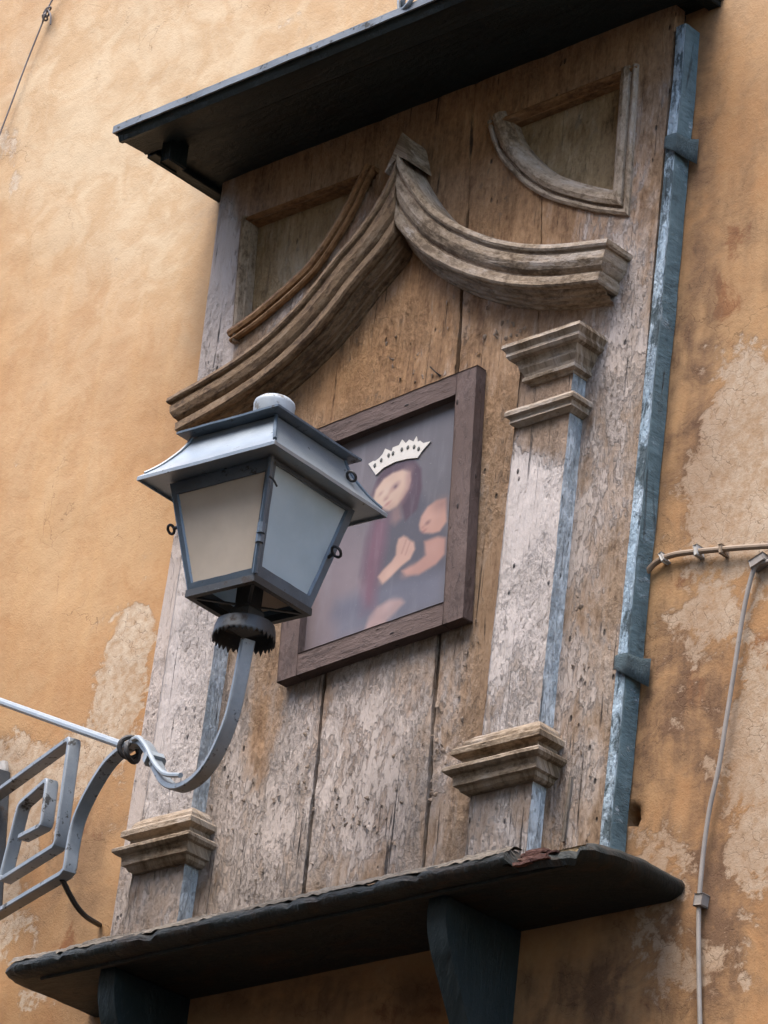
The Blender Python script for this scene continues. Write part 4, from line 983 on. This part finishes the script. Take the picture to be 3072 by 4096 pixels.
# toothed drip collar
cz0 = bot-.066; b = bmesh.new(); NTH = 34; seg = NTH*2; rr = []
for (r, z) in ((.012, cz0+.014), (.045, cz0+.012), (.062, cz0+.006), (.0655, cz0-.006), (.067, cz0-.022)):
    rr.append([b.verts.new((cc.x+r*math.cos(2*math.pi*k/seg), cc.y+r*math.sin(2*math.pi*k/seg), H+z)) for k in range(seg)])
rr.append([b.verts.new((cc.x+0.0675*math.cos(2*math.pi*k/seg), cc.y+0.0675*math.sin(2*math.pi*k/seg), H+cz0-(.036+.003*math.sin(k*1.7) if k % 2 else .024))) for k in range(seg)])
for A, B in zip(rr[:-1], rr[1:]):
    for k in range(seg): b.faces.new((A[k], A[(k+1) % seg], B[(k+1) % seg], B[k]))
b.faces.new(rr[0]); o = finish('drip_collar', b, MAT['darkiron'], lant, smooth=True, angle=30); md = o.modifiers.new('thickness', 'SOLIDIFY'); md.thickness = .0022; md.offset = -1
# eyebolts
def eyebolt(root, d, r, name='eyebolt'):
    d = Vector(d).normalized(); b = tube([root, root+d*.020], .0042, 8); c_ = root+d*(.020+r); up = d.cross(Vector((-.64, .635, .43))).normalized(); ring_ = [c_+(d*math.cos(q)+up*math.sin(q))*r for q in [2*math.pi*k/22 for k in range(23)]]
    merge(b, tube(ring_, .0032, 8)); return finish(name, b, MAT['cable'], lant, smooth=True)
eyebolt(LW(.128, -.110, -.190), Vector((.95, -.25, .12)), .0115)
eyebolt(LW(.116, -.104, bot+.120), Vector((.95, -.25, .06)), .0125)
eyebolt(LW(-.126, .10, -.185), Vector((-.95, .1, .15)), .010)
eyebolt(LW(-.126, .11, bot+.150), Vector((-.95, .1, .05)), .010)
# small wire at the near corner, label plate under the right eave
b = tube(smooth_path([LW(HT+.006, HT+.006, zt-.05), LW(HT+.010, HT-.005, zt-.055), LW(HT+.012, HT-.016, zt-.066)], 4), .0022, 6); finish('wire_end', b, MAT['cable'], lant)

# bracket: S arm, Greek key, tie rod
arm = smooth_path([onE(992, 2560), onE(976, 2640), onE(956, 2745), onE(920, 2889), onE(856, 3034), onE(790, 3117), onE(720, 3152), onE(668, 3132), onE(632, 3072), onE(602, 3008), onE(565, 2968), onE(521, 2985), onE(480, 3014), onE(430, 3066), onE(366, 3170), onE(316, 3280), onE(292, 3385), onE(281, 3462)], 5)
low0 = onE(262, 3500); left_dir = (onE(0, 3655)-onE(262, 3500)).normalized()
far = low0+left_dir*1.62
arm2 = arm+[onE(277, 3482), onE(262, 3500), onE(130, 3577), onE(0, 3655)]+[far]
b = bar(arm2, En, .0145, .031); finish('bracket_arm', b, MAT['iron'], lant, smooth=True, angle=30)
def poly_bar(uv, wd=.0145, dp=.031):
    P_ = [onE(*q) for q in uv]; out = [P_[0]]
    for i in range(1, len(P_)-1):
        a_, c_, d_ = P_[i-1], P_[i], P_[i+1]; r = .012
        e0, e1 = (a_-c_).normalized(), (d_-c_).normalized(); out += [c_+e0*r, c_+(e0+e1)*r*.32, c_+e1*r]
    out.append(P_[-1]); return bar(out, En, wd, dp)
b = poly_bar([(-260, 3360), (36, 3148), (298, 2958), (240, 3385), (18, 3525), (95, 3222), (208, 3122), (186, 3305), (96, 3352)])
finish('greek_key', b, MAT['iron'], lant, smooth=True, angle=30)
b = bar([onE(12, 3090, -.03), onE(-22, 3640, -.03)], En, .020, .034); finish('bracket_upright', b, MAT['darkiron'], lant)
rk = onE(515, 2990); rdir = (onE(0, 2806)-rk).normalized()
b = tube([rk, rk+rdir*2.0], .0095, 10); finish('tie_rod', b, MAT['rod'], lant, smooth=True)
b = bmesh.new()
tx = En.cross(Vector((0, 0, 1))).normalized()
for (cu, cv_, r, tl_) in ((521, 2990, .024, .3), (530, 3010, .022, -.5)):
    c_ = onE(cu, cv_); ax1 = (Vector((0, 0, 1))+tx*tl_*.3).normalized(); ax2 = (En+tx*tl_).normalized()
    merge(b, tube([c_+(ax1*math.cos(q)+ax2*math.sin(q))*r for q in [2*math.pi*k/28 for k in range(29)]], .0062, 8))
finish('rod_ring', b, MAT['cable'], lant, smooth=True)
# cable strapped along the arm, with two straps
cb = [p+En*-.019+Vector((0, 0, .010)) for p in smooth_path([onE(560, 2985), onE(585, 2978), onE(618, 3020), onE(648, 3080), onE(690, 3122), onE(752, 3128)], 6)]
finish('supply_wire', tube(cb, .0058, 8), MAT['rod'], lant, smooth=True)
b = bmesh.new()
for i in (16, ): 
    c_ = smooth_path([onE(632, 3072), onE(602, 3008)], 4)[2]; tdir = (onE(602, 3008)-onE(632, 3072)).normalized(); merge(b, bar([c_-tdir*.010, c_+tdir*.010], En, .030, .046))
finish('strap', b, MAT['rod'], lant)
# black cable below the bracket, running to the board's edge
xw, zw = at(398, 3700, WO+.006)
p0 = onE(246, 3535); p3 = W(xw, WO+.006, zw); pm_ = p0.lerp(p3, .5)+Vector((.02, 0, -.03))
cab = finish('black_cable', tube(smooth_path([p0+Vector((0, 0, .01)), p0.lerp(pm_, .5)+Vector((.005, 0, -.008)), pm_, p3], 8), .0065, 8), MAT['cable'], base=p3, smooth=True)
tag(cab, 'short black cable dropping from the iron bracket to the wall beside the left plinth', 'cable')

# ================================================================== CABLES ON THE WALL
def wall_path(uv, off): return smooth_path([W(*(lambda q: (q[0], WO+off, q[1]))(at(u, v, WO+off))) for u, v in uv], 6)
p = wall_path([(2545, 2385), (2562, 2330), (2590, 2285), (2632, 2245), (2704, 2217), (2843, 2201), (2960, 2191), (3072, 2184), (3300, 2170)], .012)
o = finish('brown_conduit', tube(p, .0066, 10), MAT['pipe'], base=p[-1], smooth=True); tag(o, 'brown painted conduit curving from the green batten to the right across the wall', 'conduit')
def clip_on(parent, u, v, w_, h_, ang_, mat, off=.012):
    x, z = at(u, v, WO+off); b = box(-w_/2, w_/2, WO-.004, WO+off+.008, -h_/2, h_/2, bev=.002)
    for vtx in b.verts:
        a_, c_ = vtx.co.x, vtx.co.z-H; vtx.co.x = x+a_*math.cos(ang_)-c_*math.sin(ang_); vtx.co.z = H+z+a_*math.sin(ang_)+c_*math.cos(ang_)
    return finish('clip', b, mat, parent)
clip_on(o, 2655, 2232, .007, .022, .5, MAT['clip']); clip_on(o, 2792, 2205, .008, .024, .15, MAT['clip']); clip_on(o, 2890, 2200, .006, .020, .1, MAT['pipe'])
p = wall_path([(3200, 2215), (3100, 2240), (3060, 2250), (3028, 2262), (3006, 2305), (2972, 2458), (2934, 2700), (2905, 2880), (2875, 3070), (2840, 3228), (2817, 3381), (2801, 3543), (2795, 3640), (2795, 3859), (2800, 4096), (2806, 4260)], .012)
o = finish('grey_conduit', tube(p, .0050, 10), MAT['conduit'], base=p[-1], smooth=True); tag(o, 'thin pale grey conduit running down the wall right of the shrine', 'conduit')
clip_on(o, 2803, 3602, .020, .024, -.1, MAT['conduit']); clip_on(o, 3035, 2246, .036, .018, .35, MAT['conduit'])
p = wall_path([(250, -60), (215, -10), (192, 34), (172, 85), (140, 165), (95, 280), (45, 415), (0, 535), (-80, 760)], .02)
o = finish('cord', tube(p, .0024, 8), MAT['string'], base=p[0], smooth=True); tag(o, 'thin grey cord with a knot crossing the upper left of the wall', 'cord')
def wp(u, v, off): x, z = at(u, v, WO+off); return W(x, WO+off, z)
b = bmesh.new()
for k in range(3): merge(b, tube([wp(180+6*k, 70-16*k, .02)+Vector((.008*math.cos(q), -.007*math.sin(q), .006*math.sin(q+k))) for q in [2*math.pi*i/12 for i in range(13)]], .0028, 6))
merge(b, tube(smooth_path([wp(190, 36, .02), wp(202, 60, .024), wp(202, 98, .02)], 5), .0026, 6)); merge(b, tube(smooth_path([wp(190, 36, .02), wp(176, 64, .03), wp(170, 92, .022)], 5), .0026, 6))
finish('knot', b, MAT['string'], o, smooth=True)
p = wall_path([(14, 3052), (16, 3090), (10, 3180), (-4, 3330)], .015)
o = finish('white_cable_end', tube(p, [.012]*7+[.008]*(len(p)-7), 10), MAT['clip'], base=p[-1], smooth=True); tag(o, 'white cable end stub on the wall at the left edge behind the iron bracket', 'cable')
